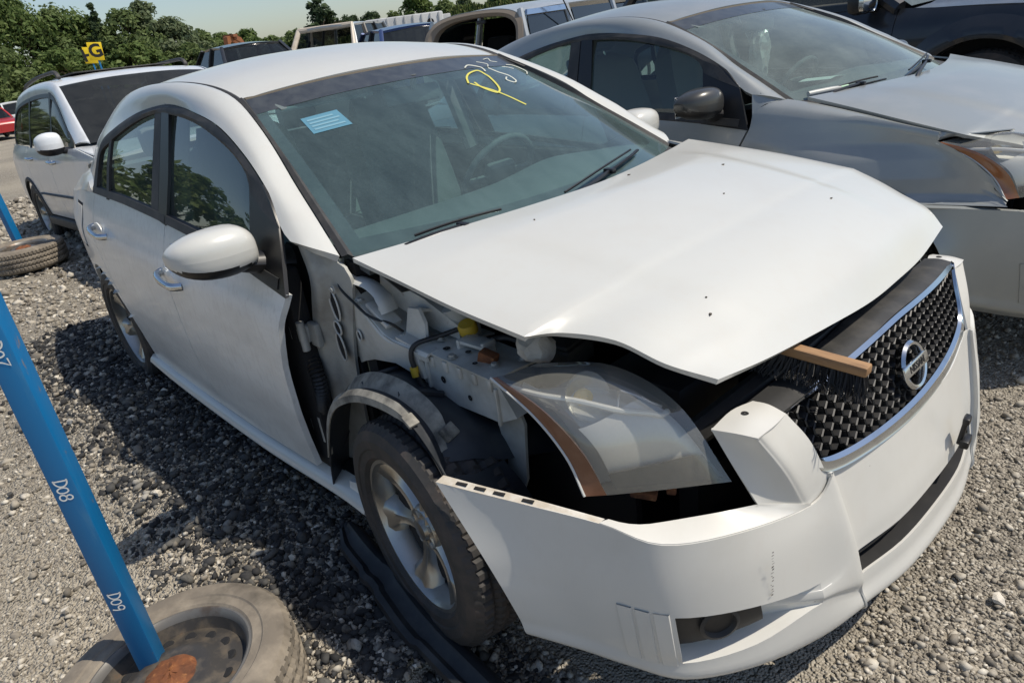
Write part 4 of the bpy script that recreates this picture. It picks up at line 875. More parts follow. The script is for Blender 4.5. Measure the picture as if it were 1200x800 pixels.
TLAB = [
    'leftmost dense green tree at the edge of the picture, above the red car',
    'bright green broad tree left of the yellow signs, next to the leftmost tree',
    'rounded green tree behind the suv roof rail, left of the spiky tree',
    'green tree directly behind the yellow G sign',
    'narrow dark spiky treetop just above the yellow signs',
    'mid green tree just right of the spiky treetop',
    'pale grey-green tree peaking highest right of the signs',
    'soft grey-green tree above the right end of the white suv roof',
    'low green tree where the left tree line slopes down to the sky',
    'smallest green bush at the right foot of the left tree line',
    'tree behind the leftmost tree, cut by the picture edge',
    'low leafy thicket in front of the left trees, over the suv mirror',
    'low leafy thicket below the yellow signs',
    'low leafy thicket right behind the white suv windscreen top',
    'low leafy thicket right behind the red car',
    'rounded green tree left behind the rusty excavator arm',
    'rounded green tree right behind the rusty excavator arm',
    'rounded green tree right of the excavator, before the small far one',
    'small far green tree in the dip left of the tall sparse tree',
    'tall sparse dark tree standing alone against the sky',
    'green bush at the foot of the tall sparse tree, left side',
    'brownish green bush at the foot of the tall sparse tree, right side',
    'left one of the two dark round trees above the box trailer',
    'right one of the two dark round trees above the box trailer',
    'small green tree right of the trailer on the hill line',
    'large rounded green tree standing on the hill line',
    'bushy green tree on the hill right of the large rounded one',
    'pale green wispy tree on the hill above the gutted wagon',
    'green bush on the hill above the gutted wagon opening',
    'green bush on the hill above the silver wagon side windows',
    'green tree continuing the left tree line just outside the picture',
    'second tree of the left tree line outside the picture, seen in window reflections',
    'third tree of the left tree line outside the picture',
    'fourth tree along the left side of the yard outside the picture',
    'fifth tree along the left side of the yard outside the picture',
    'sixth tree along the left side of the yard, reflected in the rear door glass',
    'seventh tree along the left side of the yard, reflected in the front door glass',
    'last tree along the left side of the yard outside the picture',
]
HOLES = [(-.398, -.752, .847, .016, .044), (-.408, -.754, .775, .014, .018), (-.412, -.755, .715, .015, .040), (-.335, -.731, .76, .007, .012)]

# ------------------------------------------------------------------ ground
def smooth_noise(x, y, seed=0):
    r = np.random.default_rng(seed); z = np.zeros_like(x)
    for k in range(7):
        a = r.uniform(0, 6.28); f = r.uniform(1.2, 6.5); z += np.sin((x*math.cos(a)+y*math.sin(a))*f+r.uniform(0, 6.28))/f**.8
    return z
def ground_h(x, y):
    x = np.asarray(x, float); y = np.asarray(y, float)
    h = .010*smooth_noise(x, y, 3)
    near = np.exp(-((x+1.4)**2/3.2+(y+1.03)**2/.12))        # heap of millings pushed up along the sill
    h = h+.085*near*(1+.35*np.sin(x*5.1+1))*(x < .1)
    S_ = lambda v: np.clip(v, 0, 1)**2*(3-2*np.clip(v, 0, 1))
    rise = .36*S_((-x-4)/5)*S_((y-2.9)/1.7)*S_((x+36)/9)        # the ground climbs towards the second row of cars
    dip = -.62*S_((-x-27)/9)*(1-S_((y-8)/7))                     # and falls away at the far left
    return h*np.exp(-(x**2+y**2)/260)-.012+rise+dip
def ground_mat():
    m = bpy.data.materials.new('gravel_ground'); m.use_nodes = True; N = m.node_tree; L = N.links; b = N.nodes['Principled BSDF']; b.inputs['Roughness'].default_value = .95; b.inputs['Specular IOR Level'].default_value = .2
    tc = N.nodes.new('ShaderNodeTexCoord'); cols = []; hs = []
    wn = N.nodes.new('ShaderNodeTexNoise'); wn.inputs['Scale'].default_value = 30; L.new(tc.outputs['Object'], wn.inputs['Vector'])
    for sc in (62., 128., 24.):
        v = N.nodes.new('ShaderNodeTexVoronoi'); v.inputs['Scale'].default_value = sc; v.inputs['Randomness'].default_value = 1; L.new(tc.outputs['Object'], v.inputs['Vector'])
        sp = N.nodes.new('ShaderNodeSeparateColor'); L.new(v.outputs['Color'], sp.inputs[0]); cols.append(sp.outputs[0]); hs.append(v.outputs['Distance'])
    def ramp(src, st):
        r = N.nodes.new('ShaderNodeValToRGB'); e = r.color_ramp.elements
        for i, (p_, c) in enumerate(st):
            k = e[i] if i < 2 else e.new(p_); k.position = p_; k.color = (*c, 1)
        L.new(src, r.inputs[0]); return r.outputs[0]
    st = [(0, (.14, .123, .10)), (.35, (.27, .242, .20)), (.7, (.38, .342, .28)), (1, (.52, .48, .405))]
    c1 = ramp(cols[0], st); c2 = ramp(cols[1], st)
    def mix(f, a_, b_):
        x = N.nodes.new('ShaderNodeMix'); x.data_type = 'RGBA'
        if isinstance(f, float): x.inputs[0].default_value = f
        else: L.new(f, x.inputs[0])
        for i, q in ((6, a_), (7, b_)):
            if isinstance(q, tuple): x.inputs[i].default_value = (*q, 1)
            else: L.new(q, x.inputs[i])
        return x.outputs[2]
    c = mix(.5, c1, c2)
    big = N.nodes.new('ShaderNodeTexNoise'); big.inputs['Scale'].default_value = .35; big.inputs['Detail'].default_value = 8; L.new(tc.outputs['Object'], big.inputs['Vector'])
    mr = N.nodes.new('ShaderNodeMapRange'); mr.inputs[1].default_value = .42; mr.inputs[2].default_value = .68; L.new(big.outputs[0], mr.inputs[0])
    c = mix(mr.outputs[0], c, (.45, .40, .32))
    m3 = N.nodes.new('ShaderNodeMapRange'); m3.inputs[1].default_value = .0; m3.inputs[2].default_value = .25; m3.inputs[3].default_value = .6; m3.inputs[4].default_value = 0; L.new(wn.outputs[0], m3.inputs[0])
    L.new(c, b.inputs['Base Color'])
    ad = N.nodes.new('ShaderNodeMath'); ad.operation = 'ADD'; L.new(hs[0], ad.inputs[0]); L.new(hs[1], ad.inputs[1])
    bp = N.nodes.new('ShaderNodeBump'); bp.invert = True; bp.inputs['Strength'].default_value = 1; bp.inputs['Distance'].default_value = .012; L.new(ad.outputs[0], bp.inputs['Height']); L.new(bp.outputs[0], b.inputs['Normal'])
    return m
M_ground = ground_mat()
def ground():
    xs = np.r_[-900, -400, -200, -110, -70, -55, -45, -41, -38, -36, -34, -32, -30, -28, -26, -23, -20, -17, -14, -12, np.linspace(-10, 4, 141), 8, 14, 25, 60, 200]; ys = np.r_[-400, -200, -90, -45, -24, -12, -7, np.linspace(-4.5, 5, 96), 6, 7, 8, 9, 10, 11, 12, 13, 14, 15, 17, 20, 35, 60, 120, 250, 500]
    X, Y = np.meshgrid(xs, ys); H = ground_h(X, Y); G = np.stack([X, Y, H], 2)
    o = sheet('ground', G, M_ground, None); tag(o, 'grey crushed stone and asphalt millings covering the yard', 'ground', kind='structure'); return o
ground()
def ico():
    bm = bmesh.new(); bmesh.ops.create_icosphere(bm, subdivisions=1, radius=1); V = np.array([v.co[:] for v in bm.verts]); Fc = np.array([[v.index for v in f.verts] for f in bm.faces]); bm.free(); return V, Fc
IV, IF = ico()
def fast_mesh(name, V, Fc, m, smooth=False):
    me = bpy.data.meshes.new(name); n, k = len(Fc), Fc.shape[1]
    me.vertices.add(len(V)); me.vertices.foreach_set('co', V.astype(np.float32).ravel())
    me.loops.add(n*k); me.loops.foreach_set('vertex_index', Fc.astype(np.int32).ravel())
    me.polygons.add(n); me.polygons.foreach_set('loop_start', (np.arange(n)*k).astype(np.int32)); me.polygons.foreach_set('loop_total', np.full(n, k, np.int32))
    if m: me.materials.append(m)
    me.update(); me.validate()
    if smooth: me.polygons.foreach_set('use_smooth', [True]*n)
    o = bpy.data.objects.new(name, me); COL.objects.link(o); return o
def stone_shapes(n, seed):
    r = np.random.default_rng(seed); S = []
    for _ in range(n):
        v = IV*r.uniform(.62, 1.25, (len(IV), 1)); v = v*r.uniform(.6, 1.25, 3)
        for _ in range(7):      # chop flat facets
            d = r.normal(size=3); d /= np.linalg.norm(d); k = v@d; lim = r.uniform(.28, .62); v = v-np.outer(np.maximum(0, k-lim), d)
        S.append(v)
    return np.array(S)
M_stone = mat('gravel_stones', (.2, .2, .2), .92, island=[(0., (.12, .106, .088)), (.3, (.25, .222, .182)), (.6, (.37, .333, .272)), (.85, (.48, .437, .365)), (1., (.63, .585, .50))], var=[(60, (.16, .148, .128), .5, .8, 4, None)], spec=.3)
M_mill = mat('asphalt_millings', (.06, .06, .06), .85, island=[(0., (.018, .018, .019)), (.45, (.04, .04, .041)), (.75, (.085, .082, .076)), (.93, (.16, .15, .13)), (1., (.36, .34, .30))], var=[(50, (.03, .03, .03), .5, .8, 4, None)], spec=.4)
def scatter(name, N, xy, rad, m, seed):
    r = np.random.default_rng(seed); S = stone_shapes(24, seed); k = r.integers(0, 24, N); V = S[k]*rad[:, None, None]
    a = r.uniform(0, 6.283, N); c, s = np.cos(a), np.sin(a); R = np.zeros((N, 3, 3)); R[:, 0, 0] = c; R[:, 0, 1] = -s; R[:, 1, 0] = s; R[:, 1, 1] = c; R[:, 2, 2] = .8
    V = np.einsum('nij,nkj->nki', R, V); z = ground_h(xy[:, 0], xy[:, 1])+rad*r.uniform(-.15, .45, N)
    V += np.stack([xy[:, 0], xy[:, 1], z], 1)[:, None, :]
    Fc = (IF[None]+(np.arange(N)*len(IV))[:, None, None]).reshape(-1, 3)
    return fast_mesh(name, V.reshape(-1, 3), Fc, m)
def polar(N, r0, r1, a0, a1, seed):
    r = np.random.default_rng(seed); rad = r0*(r1/r0)**r.uniform(0, 1, N); a = r.uniform(a0, a1, N); return np.stack([1.28+rad*np.cos(a), -1.55+rad*np.sin(a)], 1), rad
def size(N, d, seed, base=.0074):
    r = np.random.default_rng(seed); s = base*np.exp(r.normal(0, .42, N)); return np.clip(s, .004, .03)*np.clip(d/2.4, 1, 4)
# left of the car and in front of it
xy, d = polar(104000, .9, 13, math.radians(88), math.radians(196), 11)
ok = ~((xy[:, 0] > -3.4) & (xy[:, 0] < .85) & (np.abs(xy[:, 1]) < .72)); xy, d = xy[ok], d[ok]
tag(scatter('loose_gravel', len(xy), xy, size(len(xy), d, 12), M_stone, 13), 'loose grey gravel scattered over the yard', 'gravel', kind='stuff')
# darker, coarser millings beside the car
r_ = np.random.default_rng(21); n = 19000; xm = np.stack([r_.uniform(-4.0, .55, n), -1.02+r_.normal(0, .17, n)], 1); ok = (xm[:, 1] < -.76) & (xm[:, 1] > -1.5); xm = xm[ok]
tag(scatter('asphalt_rubble', len(xm), xm, np.clip(  .0098*np.exp(r_.normal(0, .5, len(xm))),   .005, .032), M_mill, 22), 'dark broken asphalt heaped along the white car', 'rubble', kind='stuff')
# single large stones
SP_ = stone_shapes(5, 77); spots = [(-.62, -1.22, 'pale stone on the gravel just beyond the near tyre'), (-.30, -1.17, 'stone between the near tyre and the black plastic strip'), (-.56, -1.03, 'stone in the car shadow left of the upper end of the black plastic strip'),
    (-.12, -1.02, 'stone lying right against the middle of the black plastic strip'), (-1.25, -1.22, 'stone at the shadow edge right of the chalked D08'), (-.98, -1.62, 'stone on sunlit gravel left of the chalked D09'),
    (-1.9, -1.62, 'stone at the left picture edge left of the chalked D08'), (-2.3, -1.3, 'stone on sunlit gravel right of the blue post, level with the white car rear wheel'), (1.07, .12, 'stone on the open gravel in front of the loose bumper')]
for i, (x, y, lab) in enumerate(spots):
    me = bpy.data.meshes.new('stone'); rr = .016+.012*((i*37) % 10)/10
    me.from_pydata([tuple(v*rr) for v in SP_[i % 5]], [], [tuple(int(k) for k in f) for f in IF]); me.materials.append(M_rock if i % 3 else M_mill)
    o = bpy.data.objects.new('stone', me); COL.objects.link(o); o.location = (x, y, float(ground_h(x, y))+rr*.45+.006); o.rotation_euler = (0, 0, i*1.3)
    tag(o, lab, 'stone', 'larger stones lying on the gravel')

# ------------------------------------------------------------------ white wrecked sedan
car = tag(empty('wrecked_sedan'), 'white sedan with its front fender missing, hood popped and bumper hanging loose', 'car')
make_sedan(car, True)
A = np.array
def plate(name, pts, y, th, m, par, lean=0.):
    q = MB(); q.prism([(x, y+lean*(z-.7), z) for x, z in pts], (0, 0, 0), (0, th, 0)); return q.build(name, m, par, ang=30)
ap = plate('inner_fender_panel', [(-.455, .955), (-.40, .945), (-.387, .925), (-.316, .870), (-.219, .791), (-.18, .781), (-.144, .778), (-.069, .776), (-.06, .70), (-.092, .700), (-.187, .711), (-.301, .690), (-.36, .668), (-.418, .640), (-.47, .50), (-.52, .36), (-.53, .36), (-.50, .70)], -.722, .012, M_prim, car, -.07)
# rounded upper edge and flat top of the apron
L = cr([(-.395, -.742, .965), (-.387, -.738, .930), (-.316, -.732, .870), (-.219, -.728, .791), (-.144, -.724, .779), (-.069, -.722, .777), (-.03, -.722, .777)], 50)
g = np.stack([L+A((0, -.002, -.02)), L+A((0, -.003, -.006)), L+A((0.004, .004, .003)), L+A((.008, .03, .006)), L+A((.02, .10, .004)), L+A((.03, .20, -.01))]); sheet('apron_top', g, M_prim, ap, .006, (-.2, 0, .3))
for x, y, z, a, b in HOLES:
    q = MB(); q.prism([(x+a*math.cos(t)-.12*b*math.sin(t), y-.0015, z+b*math.sin(t)) for t in np.linspace(0, 6.283, 22)[:-1]], (0, 0, 0), (0, .004, 0)); q.build('panel_hole', M_void, ap)
    q = MB(); q.tube([(x+(a+.003)*math.cos(t)-.12*b*math.sin(t), y-.002, z+(b+.003)*math.sin(t)) for t in np.linspace(0, 6.283, 24)], .003, 5); q.build('hole_rim', M_prim, ap)
fb = plate('front_apron_box', [(-.075, .778), (.06, .772), (.161, .767), (.206, .768), (.235, .73), (.264, .690), (.20, .655), (.169, .655), (.05, .65), (-.035, .638), (-.09, .655)], -.705, .10, M_prim, car)
for x in (-.035, .02, .075, .13, .185): q = MB(); q.box((x, -.707, .752), (.018, .010, .030), None, .004); q.build('pressed_rib', M_prim, fb)
for x in (-.06, .205): q = MB(); q.box((x, -.707, .70), (.010, .012, .10), None, .004); q.build('pressed_rib', M_prim, fb)
q = MB(); g = surf([[(-.08, -.712, .781), (.06, -.712, .776), (.21, -.712, .771)], [(-.08, -.66, .786), (.06, -.66, .781), (.21, -.66, .774)], [(-.08, -.56, .775), (.06, -.56, .77), (.21, -.56, .765)]], 14, 8); sheet('apron_box_top', g, M_prim, fb, .005, (0, 0, .3))
for x, y, r in ((.0, -.68, .010), (.06, -.66, .008), (.12, -.69, .007)): q = MB(); q.lathe([(r, .0), (.001, .0)], 14, Matrix.Translation((x, y, .787-.045*(x+.0)*.6))); q.build('panel_hole', M_void, fb)
for x, z, r in ((.0, .71, .010), (.10, .69, .008)): q = MB(); q.lathe([(r, 0), (.001, 0)], 14, frame((x, -.7065, z), (1, 0, 0), (0, 0, 1), (0, -1, 0))); q.build('panel_hole', M_void, fb)
plate('headlight_bracket', [(.16, .66), (.25, .69), (.262, .66), (.255, .60), (.245, .50), (.20, .40), (.165, .40), (.185, .55)], -.685, .008, M_primd, car)
q = MB(); q.lathe([(.028, 0), (.028, .006), (.008, .006)], 20, frame((.205, -.70, .455), (1, 0, 0), (0, 0, 1), (0, -1, 0))); q.lathe([(.009, .007), (.001, .007)], 12, frame((.205, -.70, .455), (1, 0, 0), (0, 0, 1), (0, -1, 0))); q.build('bracket_tab', M_ww, car)
# hinge pillar between the door edge and the apron
rows = []
for z, x0 in ((1.02, -.475), (.92, -.455), (.80, -.50), (.66, -.545), (.52, -.56), (.40, -.57), (.28, -.575)):
    rows.append([(x0-.01, -.775, z), (x0+.035, -.782+.03*(1.0-z), z), (x0+.06, -.755+.01*(1-z), z), (x0+.10, -.745, z-.03*(z > 1)), (x0+.155, -.738, z-.055*(z > 1))])
sheet('hinge_pillar', surf(rows, 17, 40), M_primd, car, .01, (-.3, 0, .6))
q = MB(); q.box((-.54, -.71, .62), (.30, .02, .72)); q.build('gap_shade_plate', M_void, car)  # dark plate added behind the door gap so it reads as shade
for z in (.745, .415):
    q = MB(); q.box((-.555 if z > .6 else -.59, -.80, z), (.075, .045, .055), (0, 0, .1), .008); q.tube([(-.52 if z > .6 else -.555, -.815, z-.045), (-.52 if z > .6 else -.555, -.815, z+.045)], .012, 10); q.box((-.50 if z > .6 else -.535, -.785, z), (.05, .02, .075), None, .006); q.build('door_hinge', M_primd, car)
q = MB(); P_ = cr([(-.56, -.79, .66), (-.525, -.802, .63), (-.515, -.805, .58), (-.525, -.805, .53), (-.55, -.80, .48), (-.58, -.79, .45)], 70); q.tube(P_, [.020+.0045*math.sin(i*2.1) for i in range(70)], 10); q.build('wiring_boot', M_blackp, car)
# hood hinge, brackets, washer neck
q = MB(); q.tube(cr([(-.40, -.715, .955), (-.33, -.712, .925), (-.26, -.705, .915), (-.215, -.70, .885), (-.20, -.70, .85)], 20), [.018]*6+[.024]*8+[.028]*6, 8, flat=.4); q.box((-.235, -.70, .838), (.10, .05, .014), (0, .5, 0), .004); q.lathe([(.012, .01), (.012, 0)], 8, Matrix.Translation((-.235, -.70, .848))); q.lathe([(.001, .012), (.012, .012)], 8, Matrix.Translation((-.235, -.70, .846))); q.build('hood_hinge', M_prim, car)
q = MB(); q.prism([(-.30, -.66, .86), (-.10, -.64, .80), (-.02, -.62, .78), (-.02, -.62, .82), (-.12, -.64, .88), (-.28, -.66, .93)], (0, 0, 0), (0, .03, 0)); q.prism([(-.16, -.69, .79), (-.08, -.685, .775), (-.085, -.675, .83), (-.11, -.67, .865), (-.155, -.672, .86)], (0, 0, 0), (.002, .008, .002)); q.prism([(-.155, -.672, .86), (-.11, -.67, .865), (-.10, -.62, .85), (-.15, -.62, .85)], (0, 0, 0), (0, .0, -.008)); q.prism([(-.165, -.72, .786), (-.075, -.715, .772), (-.08, -.68, .776), (-.16, -.685, .79)], (0, 0, 0), (0, 0, .007)); q.build('cowl_bracket', M_prim, car)
q = MB(); q.tube(cr([(-.045, -.565, .76), (-.045, -.57, .80), (-.05, -.59, .84), (-.055, -.60, .865)], 14), [.030]*6+[.034]*8, 14); q.build('washer_neck', M_milk, car)
q = MB(); q.lathe([(.001, .016), (.021, .016), (.025, .010), (.025, -.010), (.001, -.010)], 18, Matrix.Translation((.0, -.605, .812)) @ Euler((.25, .1, 0)).to_matrix().to_4x4()); q.build('filler_cap', M_yelcap, car)
q = MB(); q.box((.055, -.625, .795), (.085, .05, .010), (0, .1, .2), .003); q.box((.02, -.64, .785), (.012, .04, .04), None, .003); q.box((.09, -.62, .78), (.012, .04, .05), None, .003); q.build('battery_bracket', M_prim, car)
q = MB(); q.box((.125, -.655, .775), (.045, .03, .05), (0, .3, .3), .004); q.build('rusty_bracket', M_rust, car)
q = MB(); q.tube(cr([(-.02, -.61, .81), (-.05, -.66, .80), (-.08, -.715, .792), (-.085, -.733, .765), (-.075, -.733, .72), (-.06, -.73, .68), (.02, -.72, .60), (.12, -.715, .53), (.20, -.71, .42)], 60), .007, 8); q.build('wiring_cable', M_blackp, car)
q = MB(); q.tube([(-.081, -.735, .735), (-.077, -.735, .71)], .011, 10); q.build('cable_clip', M_yelcap, car)
q = MB(); q.tube(cr([(-.37, -.738, .93), (-.355, -.745, .90), (-.31, -.74, .868), (-.25, -.735, .838), (-.19, -.712, .822), (-.17, -.69, .795)], 26), .004, 6); q.build('wiring_cable', M_trim, car)
for (x, y, z) in ((-.30, -.725, .872), (-.16, -.70, .792), (-.05, -.66, .792), (.045, -.70, .786), (.16, -.665, .780), (.19, -.60, .776), (-.37, -.758, .90), (-.36, -.757, .62)):
    q = MB(); q.lathe([(.001, .007), (.007, .007), (.0085, .004), (.0085, .002), (.013, .001), (.013, 0)], 8, Matrix.Translation((x, y, z-.002)) if z < .89 and z > .7 else frame((x, y-.002, z), (1, 0, 0), (0, 0, 1), (0, -1, 0))); q.build('bolt', M_primd, car)
for P_, r_ in (([(-.30, -.60, .86), (-.18, -.55, .84), (-.06, -.50, .80), (.08, -.49, .78), (.22, -.47, .74)], .010), ([(-.28, -.63, .88), (-.20, -.58, .86), (-.10, -.55, .85), (.02, -.53, .83), (.10, -.46, .80)], .007), ([(.06, -.60, .79), (.12, -.57, .80), (.20, -.56, .775), (.30, -.54, .72), (.36, -.50, .68)], .008), ([(.25, -.62, .77), (.30, -.58, .76), (.36, -.54, .74), (.44, -.52, .70)], .005), ([(.48, -.54, .62), (.54, -.58, .585), (.60, -.56, .57), (.64, -.50, .575)], .006)):
    q = MB(); q.tube(cr(P_, 24), r_, 7); q.build('engine_hose', M_blackp, car)
q = MB(); q.box((.56, -.64, .585), (.055, .03, .018), (0, .1, .5), .004); q.box((.60, -.60, .590), (.02, .02, .024), (0, 0, .5), .003); q.build('rusty_clip', M_rust, car)
q = MB(); q.box((.16, -.46, .735), (.16, .12, .07), (0, .05, .15), .010); q.box((.16, -.46, .772), (.145, .105, .012), (0, .05, .15), .004); q.build('fuse_box', M_greyp, car)
# torn wheel liner
L1 = cr([(-.50, -.86, .24), (-.46, -.868, .33), (-.439, -.87, .386), (-.384, -.87, .513), (-.329, -.87, .589), (-.255, -.87, .642), (-.15, -.87, .687), (-.024, -.87, .706), (.070, -.87, .695), (.140, -.872, .648), (.190, -.876, .598)], 80)
LM_ = cr([(-.53, -.80, .26), (-.50, -.80, .34), (-.47, -.80, .42), (-.41, -.80, .54), (-.34, -.81, .61), (-.26, -.82, .655), (-.17, -.82, .69), (-.07, -.82, .703), (.02, -.82, .692), (.095, -.825, .660), (.150, -.84, .600)], 80)
L2 = cr([(-.60, -.70, .28), (-.58, -.70, .36), (-.54, -.70, .45), (-.46, -.705, .56), (-.36, -.71, .62), (-.26, -.712, .658), (-.16, -.712, .690), (-.05, -.712, .672), (.076, -.712, .645), (.160, -.712, .618), (.205, -.715, .560)], 80)
L3 = L2+A((.03, .16, -.05)); L0 = L1+A((0, .004, -.010))
ln = sheet('wheel_liner', np.stack([L0, L1, LM_, (LM_+L2)/2+A((.008, -.004, .012)), L2, L3]), M_liner, car, .004, (0, -.6, .2))
fr_ = np.stack([A([(.19, -.876, .598), (.23, -.83, .52), (.26, -.76, .42), (.28, -.68, .30)]), A([(.205, -.715, .56), (.25, -.70, .50), (.28, -.68, .42), (.31, -.62, .30)])]); fr_ = np.stack([cr(fr_[0], 16), cr(fr_[0]*.5+fr_[1]*.5+A((.02, -.012, 0)), 16), cr(fr_[1], 16)]); sheet('liner_front', fr_, M_liner, ln, .004, (0, -.6, .2))
c = A((-.02, 0, .30))
for k, (L, o0, o1, dy0, dy1, i0, i1) in enumerate(((L1, -.010, .016, -.006, .012, 16, 66), (LM_, -.010, .026, -.012, .028, 30, 78))):
    L = L[i0:i1]; d_ = (L-c); d_[:, 1] = 0; d_ /= np.linalg.norm(d_, axis=1, keepdims=True); n_ = len(L); tp_ = np.clip(np.minimum(np.arange(n_), np.arange(n_)[::-1])/6., .15, 1)[:, None]
    sheet('liner_edge_strip', np.stack([L+d_*o0*tp_+A((0, dy0, 0)), L+d_*(o0+o1)/2*tp_+A((0, (dy0+dy1)/2-.006, .006)), L+d_*o1*tp_+A((0, dy1, .004))]), M_linerd, ln, .004, (0, -.5, .2))
for k in (10, 26, 44, 58):      # moulded ridges across the liner
    q = MB(); q.tube([tuple(LM_[k]+A((0, 0, .006))), tuple((LM_[k]+L2[k])/2+A((.008, -.004, .018))), tuple(L2[k]+A((0, 0, .006)))], .009, 6); q.build('liner_ridge', M_liner, ln)
for c_, d_, r_ in (((.075, -.866, .699), (.035, .03, .010), (0, .5, 0)), ((.125, -.80, .652), (.035, .04, .02), (0, .8, .3))): q = MB(); q.box(c_, d_, r_, .003); q.build('liner_clip', M_linerd, ln)
q = MB()
q.tube(cr([(-.10, -.66, .13), (.0, -.60, .30), (.0, -.55, .62)], 12), .035, 10); q.tube([(0, -.66, .2), (-.2, -.4, .22)], .025, 8); q.build('suspension_strut', M_blackp, car)
plate('sill_end_panel', [(-.40, .30), (-.33, .318), (-.29, .29), (-.235, .285), (-.245, .235), (-.30, .19), (-.37, .20), (-.42, .24)], -.845, .03, M_whited, car)
q = MB(); q.box((.918, .20, .43), (.012, .022, .085), (0, .1, .1), .003); q.box((.926, .205, .395), (.02, .05, .022), (0, 0, .1), .004); q.box((.924, .19, .465), (.016, .03, .018), (0, 0, .1), .004); q.build('broken_bracket', M_trim, car)
q = MB()
for k in range(16):
    zz = .505-.0075*k; yy = -.553+random.uniform(-.004, .004); ribbon(q, [(.7995+.0001*k, yy-.004, zz), (.8000+.0001*k, yy+random.uniform(.0, .006), zz-.002)], random.uniform(.001, .005), (.75, -.65, .05), .004)
q.build('scuff_mark', mat('scuff_grey', (.12, .11, .10), .9), car)
HD = [o for o in car.children if o.name.startswith('hood') and o.name.split('.')[0] == 'hood'][0]; hv = A([tuple(v.co) for v in HD.data.vertices]); rf = random.Random(12)
for x, y in ((.57, -.43), (.585, -.415), (.56, -.405), (.595, -.44), (.575, -.45), (.45, -.26), (.10, -.18), (.02, -.36), (.30, .10), (.50, .30), (.62, .05), (.14, .36), (-.04, .12), (.66, -.10), (.36, -.52)):
    k = int(np.argmin(np.hypot(hv[:, 0]-x, hv[:, 1]-y)-hv[:, 2]*.02)); c = hv[k]; s_ = rf.uniform(.0022, .0055); q = MB(); a0 = rf.uniform(0, 6)
    pts = [(c[0]+s_*rf.uniform(.5, 1.2)*math.cos(a0+t), c[1]+s_*rf.uniform(.4, 1.6)*math.sin(a0+t), c[2]+.0012) for t in (0, 1.2, 2.4, 3.7, 5.1)]; q.prism(pts, (0, 0, -.001), (0, 0, .0014)); q.build('dirt_fleck', mat('dirt_fleck', (.07, .055, .04), .9), HD)
# sticker and windscreen writing
def wpatch(name, u0, u1, v0, v1, m, par, off, n=5):
    G = A([[windscreen_pt(u, v, off) for u in np.linspace(u0, u1, n)] for v in np.linspace(v0, v1, n)]); return sheet(name, G, m, par)
WS = [o for o in car.children if o.name.startswith('windscreen')][0]
UVS = dict(sticker=(.095, .198, .655, .768))
st = wpatch('windscreen_sticker', *UVS['sticker'], M_sticker, WS, .0015)
u0, u1, v0, v1 = UVS['sticker']
for k in range(4): wpatch('sticker_print', u0+.1*(u1-u0), u0+(.9-.1*(k % 2))*(u1-u0), v0+(.16+.19*k)*(v1-v0), v0+(.25+.19*k)*(v1-v0), M_stickerl, st, .0025, 4)
def wstroke(name, uv, w, m):
    P_ = cr([(u, v, 0) for u, v in uv], 8*len(uv)); pts = [windscreen_pt(p[0], p[1], .0035) for p in P_]; q = MB(); ribbon(q, pts, w, Vector((.5, -.1, .85)).normalized()); q.build(name, m, WS)
for nm, L, w_, m_ in CHALK: wstroke(nm, L, w_, m_)

# ------------------------------------------------------------------ loose things on and around it
q = MB(); v = IV.copy(); rr = np.random.default_rng(5)
bm = bmesh.new(); bmesh.ops.create_icosphere(bm, subdivisions=3, radius=1)
for vv in bm.verts:
    p = vv.co.copy(); k = 1.0
    for d_, lim in (((.2, -.6, .75), .62), ((.7, -.5, -.1), .72), ((-.6, -.7, .2), .70), ((.1, .2, -1), .55), ((-.4, .5, .8), .75), ((.8, .3, .5), .72), ((.3, -.9, -.3), .66)):
        n_ = Vector(d_).normalized(); e = vv.co.dot(n_)
        if e > lim: vv.co -= n_*(e-lim)
    vv.co *= 1+.05*math.sin(p.x*9+p.y*7)+.03*math.sin(p.z*17+p.x*13)
    vv.co = Vector((vv.co.x*.056, vv.co.y*.05, vv.co.z*.046))
me = bpy.data.meshes.new('rock'); bm.to_mesh(me); bm.free(); me.materials.append(M_rock); me.polygons.foreach_set('use_smooth', [True]*len(me.polygons)); me.set_sharp_from_angle(angle=math.radians(22))
o = bpy.data.objects.new('rock', me); COL.objects.link(o); o.location = (.262, -.612, .836); o.rotation_euler = (.1, .1, 2.3); tag(o, 'pale limestone rock resting on top of the headlight under the hood edge', 'rock')
br = tag(empty('hand_brush', (.74, -.315, .815), (0, math.radians(3), math.radians(2))), 'wooden hand brush with black bristles wedged under the hood over the grille', 'brush')
q = MB(); q.box((0, 0, 0), (.235, .030, .022), None, .005); q.build('wooden_back', M_wood, br)
q = MB(); r2 = np.random.default_rng(4)
for i in range(420):
    x, y = r2.uniform(-.112, .112), r2.uniform(-.012, .012); l = r2.uniform(.034, .05); q.tube([(x, y, -.010), (x+r2.normal(0, .004)+.06*x, y*1.6-.006, -.012-l*.6), (x+r2.normal(0, .008)+.12*x, y*2.4-.012, -.012-l)], [.0016, .0014, .0008], 3)
q.build('bristles', M_bristle, br)
path = cr([(-.46, -.868, 0), (-.36, -.888, 0), (-.18, -.905, 0), (.0, -.93, 0), (.20, -.945, 0), (.45, -.965, 0), (.7, -.985, 0)], 60)
prof = [(-.052, -.004), (-.048, .012), (-.034, .016), (-.02, .006), (.0, .010), (.012, .022), (.03, .020), (.044, .010), (.05, -.006)]
G = []
for i, p in enumerate(path):
    f = i/59; wd = (.55+.45*min(1, f*8))*(1+.18*(.26 < f < .55)); row = [(p[0], p[1]+a*wd+(.006 if .3 < f < .34 else 0),   .068+.03*(1-f)*math.exp(-f*3)+b+.010*math.sin(f*9)) for a, b in prof]; G.append(row)
